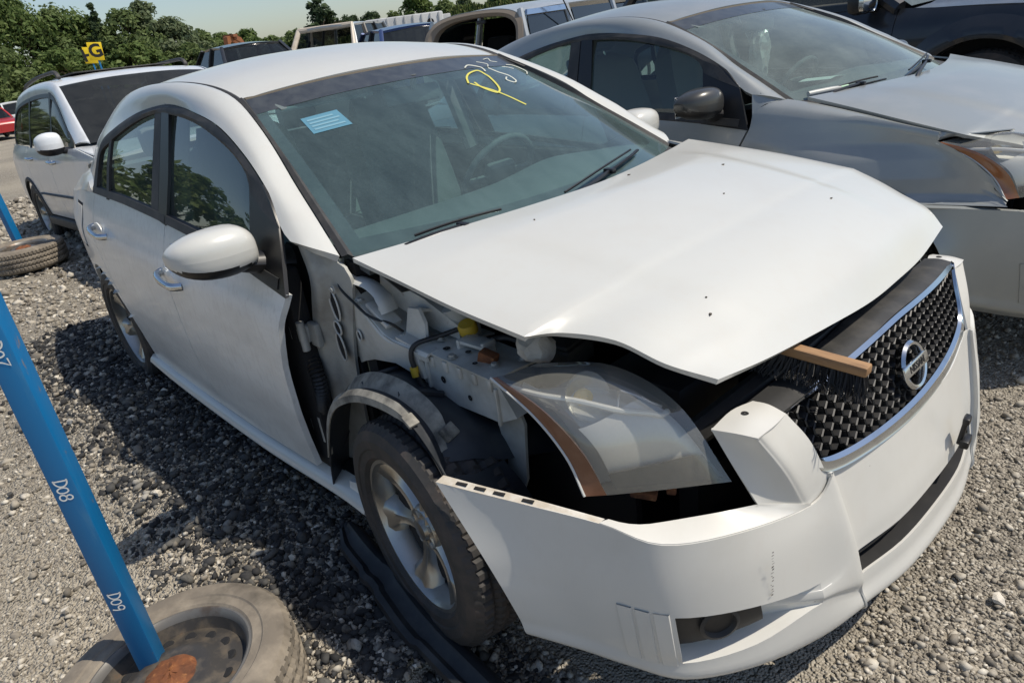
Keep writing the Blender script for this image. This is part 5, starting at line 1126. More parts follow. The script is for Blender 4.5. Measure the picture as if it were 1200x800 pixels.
o = sheet('plastic_undertray', A(G), mat('navy_black_plastic', (.014, .016, .019), .55, var=[(7, (.055, .055, .053), .5, .8, 7, None)]), None, .004, (0, -.9, -1)); tag(o, 'long black plastic trim strip lying on the gravel beside the front wheel', 'plastic strip')

# ------------------------------------------------------------------ marker posts standing in old wheels
def glyph(ch):
    c = lambda cx, cy, rx, ry, a0, a1, n=12: [(cx+rx*math.cos(t), cy+ry*math.sin(t)) for t in np.linspace(a0, a1, n)]
    if ch == 'D': return [[(.1, 0), (.12, 1)], [(.0, .97)]+c(.1, .5, .5, .48, 1.5, -1.5)+[(.0, .02)]]
    if ch == '0': return [c(.3, .42, .24, .40, 1.6, 1.6+6.2, 18)]
    if ch == '7': return [[(.02, .88), (.58, .92), (.30, .45), (.2, -.05)]]
    if ch == '8': return [c(.32, .68, .2, .22, -1.5, 4.7, 14), c(.3, .22, .25, .25, 1.5, 7.8, 14)]
    if ch == '9': return [c(.3, .62, .22, .24, 0, 6.28, 14), [(.52, .62), (.48, .2), (.36, -.1)]]
def marker(name, base, top, w, rotz, tyre_c, tyre_tilt, texts, label, R=.30):
    e = tag(empty(name, (base[0], base[1], 0)), label, 'marker post', 'blue marker posts standing in old wheels')
    B0 = Vector(base)-Vector((base[0], base[1], 0)); T0 = Vector(top)-Vector((base[0], base[1], 0)); ax = (T0-B0).normalized()
    x = Vector((math.cos(rotz), math.sin(rotz), 0)); x = (x-ax*x.dot(ax)).normalized(); y = ax.cross(x); M = frame(B0, x, y, ax); H = (T0-B0).length
    q = MB(); q.box((0, 0, H/2), (w, w, H), None, .0035); q.V = [tuple(M @ Vector(v)) for v in q.V]; p = q.build('post', M_blue, e)
    M2 = Matrix.Translation(Vector(tyre_c)-Vector((base[0], base[1], 0))) @ Euler(tyre_tilt).to_matrix().to_4x4()
    me = tyre_data(R, .190, .20).copy(); me.transform(M2); me.materials.append(M_rubbero); o = bpy.data.objects.new('tyre', me); COL.objects.link(o); o.parent = e
    q = MB(); q.lathe([(.19, -.09), (.196, -.04), (.196, .05), (.205, .078), (.20, .088), (.190, .086), (.184, .072), (.178, .055), (.172, .043), (.150, .050), (.12, .054), (.10, .066), (.07, .070), (.035, .058), (.001, .058)], 64, M2); r = q.build('steel_rim', M_rimrust, e)
    q = MB(); q.lathe([(.206, .076), (.203, .091), (.196, .092), (.189, .086), (.184, .072)], 64, M2); q.build('rim_lip', M_rimlip, r)
    for k in range(15):
        a = 2*math.pi*k/15; q = MB(); q.lathe([(.0165, .0), (.013, .003), (.001, .003)], 14, M2 @ Matrix.Translation((.136*math.cos(a), .136*math.sin(a), .0505)) @ Matrix.Rotation(-.25, 4, (-math.sin(a), math.cos(a), 0))); q.build('vent_hole', M_void, r)
    q = MB(); bmv = M2 @ Vector((0, 0, .062)); q.lathe([(.001, .022), (.02, .022), (.035, .020), (.05, .014), (.062, .008), (.07, .0), (.072, -.01)], 26, Matrix.Translation(bmv-Vector((0, 0, .0)))); 
    q.V = [tuple(Vector(v)+Vector((random.uniform(-.003, .003), random.uniform(-.003, .003), random.uniform(-.004, .004)))) for v in q.V]; q.build('rusty_hub', M_rust, r)
    for txt, h, face, sc in texts:
        q = MB(); fx = {'+x': x, '-x': -x, '+y': y, '-y': -y}[face]; side = ax.cross(fx)
        for i, chh in enumerate(txt):
            for st in glyph(chh):
                # letters run down the post
                pts = [B0+ax*(h-(i*.62+px)*sc)+fx*(w/2+.0012)+side*((py-.5)*sc*.95) for px, py in st]; ribbon(q, pts, .0034, fx)
        q.build('chalk_mark', M_chalk, p)
    return e
marker('marker_post', (-.385, -1.492, .09), (-.385, -1.480, 1.62), .052, math.radians(-31), (-.27, -1.472, .078), (.03, -.05, 0), MARKS, 'blue marker post chalked D07 D08 D09 standing in a rusty wheel beside the sedan')
marker('marker_post', (-6.72, -.76, .12), (-6.85, -.79, 1.30), .065, .5, (-6.35, -.78, .115), (0, 0.0, 0), [], 'blue marker post standing in a worn tyre behind the wrecked sedan', R=.33)

# ------------------------------------------------------------------ grey sedan beside it
g = tag(empty('grey_sedan', (.238, 2.109, .062), (-.006, -.037, -.052)), 'grey sedan with amber-edged headlight parked behind the white one, intact and dusty', 'car')
make_sedan(g, False)
G_ROOT = Matrix.LocRotScale(Vector((.238, 2.109, .062)), Euler((-.006, -.037, -.052)), None)
def on_grey(p): return G_ROOT @ Vector(p)
# things seen in and on it
q = MB(); L = [windscreen_pt(.04+.11*f, .012+.006*f, .020) for f in np.linspace(0, 1, 6)]; q.tube([on_grey(p) for p in L], [.012, .013, .013, .013, .012, .009], 10); o = q.build('marker_pen', M_milk, None); tag(o, 'white plastic marker pen lying at the foot of the grey car windscreen', 'pen')
q = MB(); q.tube([on_grey(windscreen_pt(.15, .018, .020)), on_grey(windscreen_pt(.178, .021, .020))], [.0095, .008], 10); q.build('pen_cap', mat('pale_green_cap', (.35, .55, .38), .5), o)
c0 = on_grey((-.93, .02, 1.17)); V, Fc = IV.copy(), IF; bm = bmesh.new(); bmesh.ops.create_icosphere(bm, subdivisions=3, radius=1); r9 = random.Random(3)
for v in bm.verts: k = 1+r9.uniform(-.16, .16); v.co = Vector((v.co.x*.05*k, v.co.y*.065*k, v.co.z*.14*k*(1-.25*v.co.z)))
me = bpy.data.meshes.new('plastic_bag'); bm.to_mesh(me); bm.free(); me.materials.append(mat('clear_pink_plastic', (.60, .54, .50), .15, 0, .6, var=[(30, (.42, .30, .27), .5, .7, 4, None)])); o = bpy.data.objects.new('plastic_bag', me); COL.objects.link(o); o.location = c0; tag(o, 'crumpled plastic bag hanging from the mirror inside the grey car', 'plastic bag')
gg = A([[on_grey((-.50-.14*v, -.05+.22*u-.05*v, 1.003+.006*math.sin(u*5))) for u in np.linspace(0, 1, 6)] for v in np.linspace(0, 1, 4)]); o = sheet('paper_sheet', gg, M_paper, None, .002, (0, 0, -9)); tag(o, 'sheet of white paper lying on the grey car dashboard', 'paper')

# ------------------------------------------------------------------ white sport utility vehicle behind
def make_suv(car, m):
    S = dict(z=[.25, .40, .55, .70, .85, 1.0, 1.08, 1.16], y=[.90, .935, .955, .962, .960, .950, .925, .885], fade=lambda X: .06*max(0, -X-2.9)**2+.25*max(0, X-.25)**2)
    rail = [(-.52, -.80, 1.13), (-.80, -.765, 1.30), (-1.10, -.725, 1.475), (-1.40, -.685, 1.63), (-1.62, -.67, 1.692), (-2.0, -.665, 1.722), (-2.6, -.665, 1.725), (-3.2, -.66, 1.70), (-3.55, -.655, 1.65), (-3.72, -.68, 1.50), (-3.82, -.72, 1.32), (-3.88, -.76, 1.15)]
    dlo = [(-.72, -.865, 1.125), (-.86, -.845, 1.19), (-1.10, -.80, 1.34), (-1.42, -.748, 1.53), (-1.62, -.735, 1.590), (-2.05, -.728, 1.615), (-2.6, -.728, 1.615), (-3.1, -.735, 1.59), (-3.36, -.745, 1.545), (-3.5, -.775, 1.44), (-3.56, -.81, 1.30), (-3.50, -.845, 1.17)]
    belt = itp((-3.6, 1.165), (-2.5, 1.125), (-1.6, 1.10), (-.6, 1.095))
    Gx = lambda x, z, off=0.: (x, -(.885-.30*(z-1.08))-off, z)
    dlo = [Gx(x, z) for x, y, z in dlo]
    for s in (-1, 1):
        sh_ = lambda o: (o.data.transform(Matrix.Scale(-1, 4, (0, 1, 0))) if s > 0 else None)
        fl = (lambda g: g) if s < 0 else flip
        band('side_frame', rail, dlo, m, car, s, 50, .016)
        Fd = itp((.3, -.62), (1.2, -.62)); Sd = lambda z: -1.60; Rd = spl((.3, -2.42), (.6, -2.55), (.8, -2.66), (1.0, -2.70), (1.2, -2.70))
        d1 = panel(S, 'front_door', Fd, lambda z: -1.597, lambda x: .42, belt, s, car, m, nu=24, nv=26); d2 = panel(S, 'rear_door', lambda z: -1.603, lambda z: Rd(z)+.003, lambda x: .42, belt, s, car, m, [(-2.933, .37, .42)], nu=26, nv=26)
        panel(S, 'rear_quarter', lambda z: Rd(z)-.003, lambda z: -3.80, itp((-3.9, .45), (-2.3, .42)), lambda x: belt(x)+.01, s, car, m, [(-2.933, .37, .42)], nu=34, nv=30)
        panel(S, 'fender', lambda z: .72, lambda z: -.617, itp((.8, .5), (-.6, .42)), itp((.75, .88), (.2, 1.0), (-.6, 1.10)), s, car, m, [(0, .37, .42)], nu=36, nv=28)
        for xc in (0, -2.933):   # black arch lips
            ag = []
            for a in np.linspace(-.12, math.pi+.12, 40):
                ag.append([(xc+r_*math.cos(a), -side_y(S, xc+r_*math.cos(a), max(.3, .37+r_*math.sin(a)))-o_, .37+r_*math.sin(a)) for r_, o_ in ((.405, -.02), (.408, .012), (.44, .012), (.452, .0))])
            sheet('arch_cladding', fl(A(ag)), M_greyp, car)
        q = MB(); q.box((-1.5, -.93, .36), (2.0, .10, .09), None, .02); o = q.build('running_board', M_greyp, car); sh_(o)
        q = MB(); q.tube([(x, -side_y(S, x, .66)-.006, .655) for x in np.linspace(-.64, -2.46, 10)], .018, 8, flat=.5); o = q.build('side_moulding', M_greyp, d1); sh_(o)
        top = [(-.93, 1.20), (-1.14, 1.33), (-1.44, 1.50), (-1.65, 1.555), (-2.05, 1.578), (-2.6, 1.578), (-3.08, 1.555), (-3.32, 1.515), (-3.44, 1.43), (-3.50, 1.30), (-3.46, 1.20)]
        T3 = [Gx(x, z, .006) for x, z in top]; outer = arc(dlo[1:], 50); inner = arc(T3, 50); outer[:, 1] -= .004
        sheet('window_frame', fl(np.stack([outer, inner, inner+A((0, .02, 0))])), M_trim, car)
        tp = lambda x: float(np.interp(-x, [-p[0] for p in top[:9]], [p[1] for p in top[:9]]))
        for a, b, nm in ((-.86, -1.575, d1), (-1.63, -2.60, d2), (-2.66, -3.44, car)):
            gl = A([[Gx(x, belt(x)+.01+(tp(x)+.01-belt(x)-.01)*v, -.004+.012*math.sin(math.pi*v)) for x in np.linspace(a, b, 14)] for v in np.linspace(0, 1, 9)]); sheet('window_glass', fl(gl), G_dark, nm)
        def poly(name, pts, off, par):
            q = MB(); q.prism([Gx(x, z, off) for x, z in pts], (0, 0, 0), (0, .012, 0)); o = q.build(name, M_trim, par); sh_(o)
        poly('pillar_cover', [(-1.56, 1.10), (-1.58, 1.3), (-1.60, 1.60), (-1.67, 1.61), (-1.66, 1.3), (-1.64, 1.10)], .007, d2)
        poly('pillar_cover', [(-2.60, 1.12), (-2.62, 1.3), (-2.56, 1.60), (-2.62, 1.60), (-2.69, 1.3), (-2.67, 1.12)], .007, d2)
        poly('mirror_sail', [(-.70, 1.09), (-.72, 1.13), (-.93, 1.24), (-.97, 1.22), (-.92, 1.09)], .006, d1)
        for dd, hx, hz in ((d1, -1.42, .985), (d2, -2.44, 1.02)):
            y = -side_y(S, hx, hz); q = MB(); q.tube(cr([(hx-.10, y+.002, hz), (hx-.08, y-.03, hz+.004), (hx, y-.042, hz), (hx+.08, y-.03, hz-.004), (hx+.10, y+.002, hz-.004)], 18), .016, 10); o = q.build('door_handle', M_chrome, dd); sh_(o)
        e = empty('door_mirror'); e.parent = d1; rings = []
        for y, xf, xb, zb_, zt_ in ((-.93, -.83, -.90, 1.10, 1.17), (-.945, -.80, -.92, 1.07, 1.235), (-1.0, -.78, -.93, 1.055, 1.255), (-1.07, -.785, -.93, 1.06, 1.25), (-1.12, -.82, -.92, 1.085, 1.22), (-1.135, -.86, -.90, 1.12, 1.18), (-1.137, -.879, -.881, 1.149, 1.151)):
            cx, cz, ax, az = (xf+xb)/2, (zb_+zt_)/2, (xf-xb)/2, (zt_-zb_)/2; rings.append([(cx+ax*np.sign(math.cos(t))*abs(math.cos(t))**.7, y, cz+az*np.sign(math.sin(t))*abs(math.sin(t))**.7) for t in np.linspace(0, 2*math.pi, 21)])
        Rg = surf(rings, 41, 16); V = Rg.reshape(-1, 3); Fc = gridf(16, 41); cz_ = [V[list(f)].mean(0)[2] for f in Fc]
        for nm, ff, mm in (('mirror_cap', [f for f, z in zip(Fc, cz_) if z > 1.12], m), ('mirror_base', [f for f, z in zip(Fc, cz_) if z <= 1.12], M_trim)): o = mk(nm, V, ff, mm, e); sh_(o)
        q = MB(); q.tube([(-.84, -.86, 1.075), (-.85, -.98, 1.09)], [.05, .035], 10, flat=.7); o = q.build('mirror_arm', M_trim, e); sh_(o)
        q = MB(); q.tube(cr([(-1.68, -.60, 1.725), (-1.74, -.60, 1.772), (-1.9, -.60, 1.792), (-2.6, -.595, 1.80), (-3.2, -.59, 1.775), (-3.36, -.59, 1.745), (-3.42, -.59, 1.71)], 40), .022, 8, flat=.8); o = q.build('roof_rail', M_greyp, car); sh_(o)
        for x in (0, -2.933): wheel(car, (x, s*.83, .37), s, .37, .245, .25, 7, M_alloy, 0, .026)
        q = MB(); Vv = [(-2.933+.43*math.cos(math.pi*k/19), s*yy, .37+.43*math.sin(math.pi*k/19)) for yy in (.90, .5) for k in range(20)]; q.add(Vv, [(k, k+1, 21+k, 20+k) for k in range(19)]); q.add([Vv[20+k] for k in range(20)], [tuple(range(20))]); q.build('wheel_well', M_void, car)
    rl = arc(rail, 100); k0 = int(np.argmin(np.abs(rl[:, 0]+1.42))); k1 = int(np.argmin(np.abs(rl[:, 0]+3.55)))
    rows = [[(x+.10*(1-q*q)*(1-(k-k0)/(k1-k0))**3, q*abs(y), z+.035*(1-abs(q)**2.4)) for q in (-1, -.8, -.4, 0, .4, .8, 1)] for k, (x, y, z) in [(k, rl[k]) for k in range(k0, k1+1, 3)]]
    roof = sheet('roof', surf(rows, 31, 40), m, car, .02, (-2, 0, 0))
    q = MB(); q.box((-2.15, 0, 1.766), (.85, .92, .012), (0, .01, 0), .004); q.build('sunroof', M_greyp, roof)
    wr = [[(-.50, -.80, 1.12), (-.40, -.4, 1.12), (-.36, 0, 1.12), (-.40, .4, 1.12), (-.50, .80, 1.12)], [(-.97, -.745, 1.39), (-.86, -.38, 1.40), (-.83, 0, 1.405), (-.86, .38, 1.40), (-.97, .745, 1.39)], [(-1.41, -.685, 1.635), (-1.33, -.35, 1.665), (-1.31, 0, 1.67), (-1.33, .35, 1.665), (-1.41, .685, 1.635)]]
    W2 = surf(wr, 25, 17); ws = sheet('windscreen', W2, G_tint, car)
    wi = W2+A((-.004, 0, -.004)); [sheet('tint_band', t_, M_frit, ws) for t_ in (wi[:2], wi[:, :2], wi[:, -2:], wi[-2:])]
    q = MB()
    for f in range(3): P0 = W2[11+f, 15+2*f]+A((.004, 0, .004)); ribbon(q, [P0+A((-.05+.02*k, .05*k*(-1)**f, .03*math.sin(k))) for k in range(4)], .012, Vector((.5, 0, .85)))
    q.build('chalk_mark', M_palechalk, ws)
    hd = surf([[(-.62, -.90, 1.10), (-.36, 0, 1.115), (-.62, .90, 1.10)], [(.1, -.90, 1.03), (.1, 0, 1.09), (.1, .90, 1.03)], [(.55, -.72, .96), (.65, 0, 1.02), (.55, .72, .96)], [(.68, -.62, .86), (.80, 0, .92), (.68, .62, .86)]], 25, 25); sheet('hood', hd, m, car, .02, (0, 0, 0))
    sheet('front_bumper', surf([[(.45, -.90, z), (.75, -.70, z), (.87, 0, z), (.75, .70, z), (.45, .90, z)] for z in (.3, .55, .86)], 31, 9), m, car, .02, (0, 0, .5))
    sheet('tailgate', surf([[(-3.86, -.75, 1.15), (-3.93, 0, 1.15), (-3.86, .75, 1.15)], [(-3.84, -.80, .8), (-3.93, 0, .8), (-3.84, .8, .8)], [(-3.80, -.85, .4), (-3.88, 0, .4), (-3.80, .85, .4)]], 21, 9), m, car, .02, (-3, 0, .8))
    sheet('rear_window', surf([[(-3.6, -.63, 1.63), (-3.66, 0, 1.66), (-3.6, .63, 1.63)], [(-3.87, -.74, 1.15), (-3.94, 0, 1.15), (-3.87, .74, 1.15)]], 15, 7), G_dark, car)
    q = MB(); q.box((-1.6, 0, .45), (3.6, 1.7, .04)); q.box((-.5, 0, .78), (.06, 1.5, .66)); q.box((-.72, 0, 1.04), (.36, 1.46, .10), None, .03); q.build('cabin_floor', M_void, car)
    for y_ in (-.4, .4): seat(car, -1.55, y_, .48, M_seatd, M_seatd)
suv = tag(empty('white_suv', (-4.948, .67, -.055), (-.021, -.043, .015)), 'large white sport utility vehicle with black roof rails parked behind the wrecked sedan', 'suv')
suv.scale = (1, 1, .965)
make_suv(suv, mat('suv_white_paint', (.70, .72, .73), .26, .05, .5, var=[(4, (.52, .53, .53), .5, .8, 7, None)]))

# ------------------------------------------------------------------ simpler parked vehicles further back
def body_sections(sec, n=31):
    """sec: (x, z_low, z_top, half_width) -> rounded closed body shell grid"""
    rows = []
    for x, zl, zt, hw in sec:
        h = zt-zl; ring = [(x, -hw*.90, zl), (x, -hw, zl+.22*h), (x, -hw*1.0, zl+.62*h), (x, -hw*.955, zl+.88*h), (x, -hw*.86, zt-.01), (x, -hw*.5, zt+.012), (x, 0, zt+.02), (x, hw*.5, zt+.012), (x, hw*.86, zt-.01), (x, hw*.955, zl+.88*h), (x, hw, zl+.62*h), (x, hw, zl+.22*h), (x, hw*.90, zl)]
        rows.append(ring)
    return surf(rows, n, 3*len(rows))
def simple_car(name, label, cat, loc, rz, m, L=4.4, Wd=.88, belt=.95, top=1.45, hood=.92, bx=(.35, -.45, -1.05, -2.6, -3.2), rear=-3.5, boxy=0., group=None, glassm=None, R=.32, tilt=(0, 0), missing=(), pill=None):
    """bx: nose x of cabin base front, roof front, roof rear, base rear"""
    e = tag(empty(name, loc, (tilt[0], tilt[1], rz)), label, cat, group); f0, cb, cf, crr, cbr = .82, *bx[1:]
    sec = [(f0, .35, hood-.22, Wd*.82), (f0-.12, .25, hood-.10, Wd*.93), (f0-.5, .22, hood-.02, Wd), (cb+.2, .22, belt-.02, Wd), (cb-.2, .22, belt, Wd), (crr, .22, belt+.02, Wd), (cbr, .24, belt+.02, Wd), (rear+.2, .26, belt-.01, Wd*.96), (rear, .35, belt-.06, Wd*.86)]
    G = body_sections(sec); sheet('body', G, m, e, 0, ang=50)
    for k in (0, -1):
        q = MB(); q.add([tuple(p) for p in G[k]], [tuple(range(G.shape[1]))]); q.build('end_panel', m, e)
    wt = Wd*.74; wb = Wd*.93; gm = glassm or G_dark
    rf = surf([[(cf+.03, -wt, top-.035), (cf+.09, -wt*.5, top-.01), (cf+.11, 0, top), (cf+.09, wt*.5, top-.01), (cf+.03, wt, top-.035)], [((cf+crr)/2, -wt*1.03, top), ((cf+crr)/2, 0, top+.045), ((cf+crr)/2, wt*1.03, top)][:1]+[((cf+crr)/2, -wt*.5, top+.035), ((cf+crr)/2, 0, top+.045), ((cf+crr)/2, wt*.5, top+.035), ((cf+crr)/2, wt*1.03, top)], [(crr, -wt, top-.035), (crr-.04, -wt*.5, top-.01), (crr-.05, 0, top), (crr-.04, wt*.5, top-.01), (crr, wt, top-.035)]], 21, 21)
    sheet('roof', rf, m, e, .04, (cf, 0, 0))
    if 'windscreen' not in missing: sheet('windscreen', surf([[(cb, -wb, belt), (cb+.10, 0, belt), (cb, wb, belt)], [(cf, -wt*.98, top-.05), (cf+.09, 0, top-.015), (cf, wt*.98, top-.05)]], 15, 5), gm, e)
    if 'rear_window' not in missing: sheet('rear_window', surf([[(cbr, -wb, belt+.02), (cbr-.05, 0, belt+.02), (cbr, wb, belt+.02)], [(crr, -wt*.98, top-.05), (crr-.04, 0, top-.015), (crr, wt*.98, top-.05)]], 15, 5), gm, e)
    for s in (-1, 1):
        mids = np.linspace(0, 1, 3)[1:-1] if not pill else pill
        lo = lambda f: Vector((cb*(1-f)+cbr*f, s*wb, belt+.01)); hi = lambda f: Vector((cf*(1-f)+crr*f, s*wt, top-.05))
        fs = [0.]+list(mids)+[1.]
        for a, b in zip(fs, fs[1:]):
            if 'side_glass' in missing and s < 0: continue
            q = MB(); q.add([lo(a), lo(b), hi(b), hi(a)], [(0, 1, 2, 3)]); q.build('side_window', gm, e)
        for k, f in enumerate(fs):
            q = MB(); q.tube([lo(f)+Vector((0, s*.004, -.02)), (lo(f)+hi(f))/2+Vector((0, s*.018, 0)), hi(f)+Vector((0, s*.004, .03))], [.055, .045, .042], 6, flat=.55); q.build('pillar', m if k in (0, len(fs)-1) else M_trim, e)
        for x in (0, rear+.95):
            me = tyre_data(R, R*.64, .2, 40).copy(); me.transform(frame((x, s*(Wd-.10), R), (1, 0, 0), (0, 0, 1), (0, -1, 0))); me.materials.append(M_rubber); o = bpy.data.objects.new('tyre', me); COL.objects.link(o); o.parent = e
            q = MB(); q.lathe([(.001, .07), (R*.2, .075), (R*.5, .05), (R*.64, .085), (R*.62, -.05)], 20, frame((x, s*(Wd-.10), R), (1, 0, 0), (0, 0, 1) if s < 0 else (0, 0, -1), (0, s, 0))); q.build('rim', M_alloy, e)
    q = MB()
    for s in (-1, 1): q.box((f0-.13, s*Wd*.66, hood-.19), (.16, .28, .13), (0, 0, -s*.4), .03)
    q.build('headlights', M_refl, e)
    q = MB(); q.box((-1.3, 0, .5), (2.6, Wd*1.7, .1)); q.box((-1.2, -.36, .9), (.2, .45, .5), (0, -.25, 0), .06); q.box((-1.2, .36, .9), (.2, .45, .5), (0, -.25, 0), .06); q.build('interior', M_void, e)
    return e
# dark suv beyond the grey sedan: the fender and hood that show are built in full
def make_dark():
    e = tag(empty('dark_suv', (-.22, 5.75, .03), (0, 0, -.10)), 'dark blue-black suv with flared wheel arch parked beyond the grey sedan', 'suv'); e.scale = (1.12, 1.12, 1.12)
    S = dict(z=[.3, .5, .7, .85, .93, 1.0, 1.06], y=[.90, .93, .945, .945, .93, .90, .86], fade=lambda X: .20*max(0, X-.25)**2)
    for s in (-1, 1):
        fl = (lambda g: g) if s < 0 else flip
        panel(S, 'fender', lambda z: .80, lambda z: -.60, lambda x: .42, itp((.8, .98), (-.6, 1.06)), s, e, M_dark, [(0, .38, .46)], nu=40, nv=28)
        ag = []
        for a in np.linspace(-.1, math.pi+.1, 44):
            ag.append([(r_*math.cos(a), -side_y(S, r_*math.cos(a), max(.3, .38+r_*math.sin(a)))-o_, .38+r_*math.sin(a)) for r_, o_ in ((.455, -.06), (.46, .03), (.49, .038), (.54, .022), (.60, .0))])
        sheet('wheel_arch_flare', fl(A(ag)), M_dark, e)
        d = panel(S, 'front_door', lambda z: -.605, lambda z: -1.6, lambda x: .42, lambda x: 1.07, s, e, M_dark, nu=16, nv=18); panel(S, 'rear_door', lambda z: -1.605, lambda z: -3.4, lambda x: .42, lambda x: 1.07, s, e, M_dark, [(-2.7, .38, .46)], nu=30, nv=20)
        for x in (0, -2.7): wheel(e, (x, s*.80, .38), s, .38, .22, .24, 6, M_alloy)
        q = MB(); q.box((-.80, s*1.02, 1.13), (.13, .22, .16), (0, 0, 0), .05); q.tube([(-.78, s*.86, 1.08), (-.79, s*.98, 1.10)], .035, 8); q.build('mirror_base', M_trim, d)
        q = MB(); q.box((-.745, s*1.03, 1.135), (.05, .20, .14), None, .04); q.build('mirror_cap', M_chrome, d)
        q = MB(); q.tube([(-.60, s*.86, 1.06), (-1.0, s*.80, 1.32), (-1.45, s*.70, 1.60), (-2.2, s*.69, 1.70), (-3.0, s*.69, 1.69), (-3.5, s*.78, 1.10)], .055, 8); q.build('side_frame', M_dark, e)
        q = MB(); q.add([(-.66, s*.85, 1.07), (-1.03, s*.79, 1.31), (-1.46, s*.70, 1.57), (-2.2, s*.69, 1.66), (-3.0, s*.69, 1.65), (-3.4, s*.80, 1.10)], [(0, 1, 2, 3, 4, 5)]); q.build('window_glass', G_dark, e)
    hd = surf([[(-.52, -.86, 1.05), (-.42, -.4, 1.09), (-.40, 0, 1.10), (-.42, .4, 1.09), (-.52, .86, 1.05)], [(.1, -.87, 1.03), (.1, -.45, 1.085), (.1, 0, 1.09), (.1, .45, 1.085), (.1, .87, 1.03)], [(.75, -.82, .97), (.8, -.4, 1.02), (.82, 0, 1.03), (.8, .4, 1.02), (.75, .82, .97)]], 31, 21)
    for i in range(21):
        for j in range(31):
            hd[i, j, 2] += .02/(1+math.exp((abs(hd[i, j, 1])-.62)/.02))
    sheet('hood', hd, mat('dark_hood_faded', (.07, .075, .085), .35, .3, .3, var=[(5, (.13, .13, .135), .45, .8, 7, None)]), e, .02, (0, 0, 0))
    sheet('windscreen', surf([[(-.54, -.82, 1.07), (-.44, 0, 1.10), (-.54, .82, 1.07)], [(-1.42, -.68, 1.62), (-1.34, 0, 1.65), (-1.42, .68, 1.62)]], 17, 7), G_wsg, e)
    q = MB(); q.tube([(-.44, -.5, 1.12), (-.42, .1, 1.13)], .01, 6); q.tube([(-.42, .15, 1.13), (-.46, .7, 1.11)], .01, 6); q.build('wiper_blades', M_trim, e)
    sheet('roof', surf([[(-1.42, -.68, 1.63), (-1.36, 0, 1.67), (-1.42, .68, 1.63)], [(-2.2, -.70, 1.71), (-2.2, 0, 1.75), (-2.2, .70, 1.71)], [(-3.1, -.70, 1.69), (-3.1, 0, 1.72), (-3.1, .70, 1.69)]], 15, 15), M_dark, e, .02, (-2, 0, 0))
    q = MB(); q.box((.86, 0, .62), (.12, 1.6, .6), None, .05); q.build('front_bumper', M_dark, e); q = MB(); q.box((-.6, 0, .7), (2, 1.5, .5)); q.build('engine_bay', M_void, e)
make_dark()
simple_car('dark_hatchback', 'dark blue hatchback seen over the white roof with a greyish dusty windscreen', 'car', (-13.6, 5.5, .36), -.10, M_dark, top=1.44, glassm=G_dark)
simple_car('green_glass_car', 'distant pale sedan with green windscreen half hidden behind the dark hatchback', 'car', (-20.6, 8.9, .38), .0, M_silver, top=1.46, glassm=G_wsg)
sh = simple_car('silver_suv_shell', 'old dark-roofed suv shell with its beige door frame bare and open', 'suv', (-13.7, 6.55, .34), -.9, M_silver, belt=1.0, top=1.62, bx=(.3, -.5, -1.0, -3.3, -3.5), rear=-3.6, missing=('windscreen',), pill=[.33, .66], R=.35)
q = MB(); q.tube([(-.45, -.79, .98), (-.98, -.66, 1.58), (-1.65, -.66, 1.60), (-1.70, -.80, .98)], .06, 8); q.tube([(-.45, .79, .98), (-.98, .66, 1.58), (-.98, -.66, 1.58)], .06, 8); q.build('bare_door_frame', M_beige, sh)
# box trailer: panels along its side
t = tag(empty('box_trailer', (-20.2, 13.7, .35), (0, 0, -.55)), 'faded white box trailer standing beyond the parked cars', 'trailer')
q = MB(); q.box((0, 0, 1.05), (2.0, 2.6, 1.5), None, .05); q.build('box_body', M_ww, t)
for k in range(9): q = MB(); q.box((1.01, -1.16+.29*k, 1.05), (.03, .04, 1.46)); q.build('side_rib', M_ww, t)
q = MB(); q.box((.1, 1.44, 1.25), (1.2, .3, .9), None, .03); q.build('nose_box', M_ww, t)
q = MB(); q.lathe([(.12, 0), (.001, .0)], 16, frame((1.015, .85, 1.5), (0, 1, 0), (0, 0, 1), (1, 0, 0))); q.build('vent_hole', M_void, t)
simple_car('blue_sedan', 'blue sedan of which only the roof shows between trailer and van', 'car', (-9.0, 6.35, .22), -.35, M_bluecar, top=1.46)
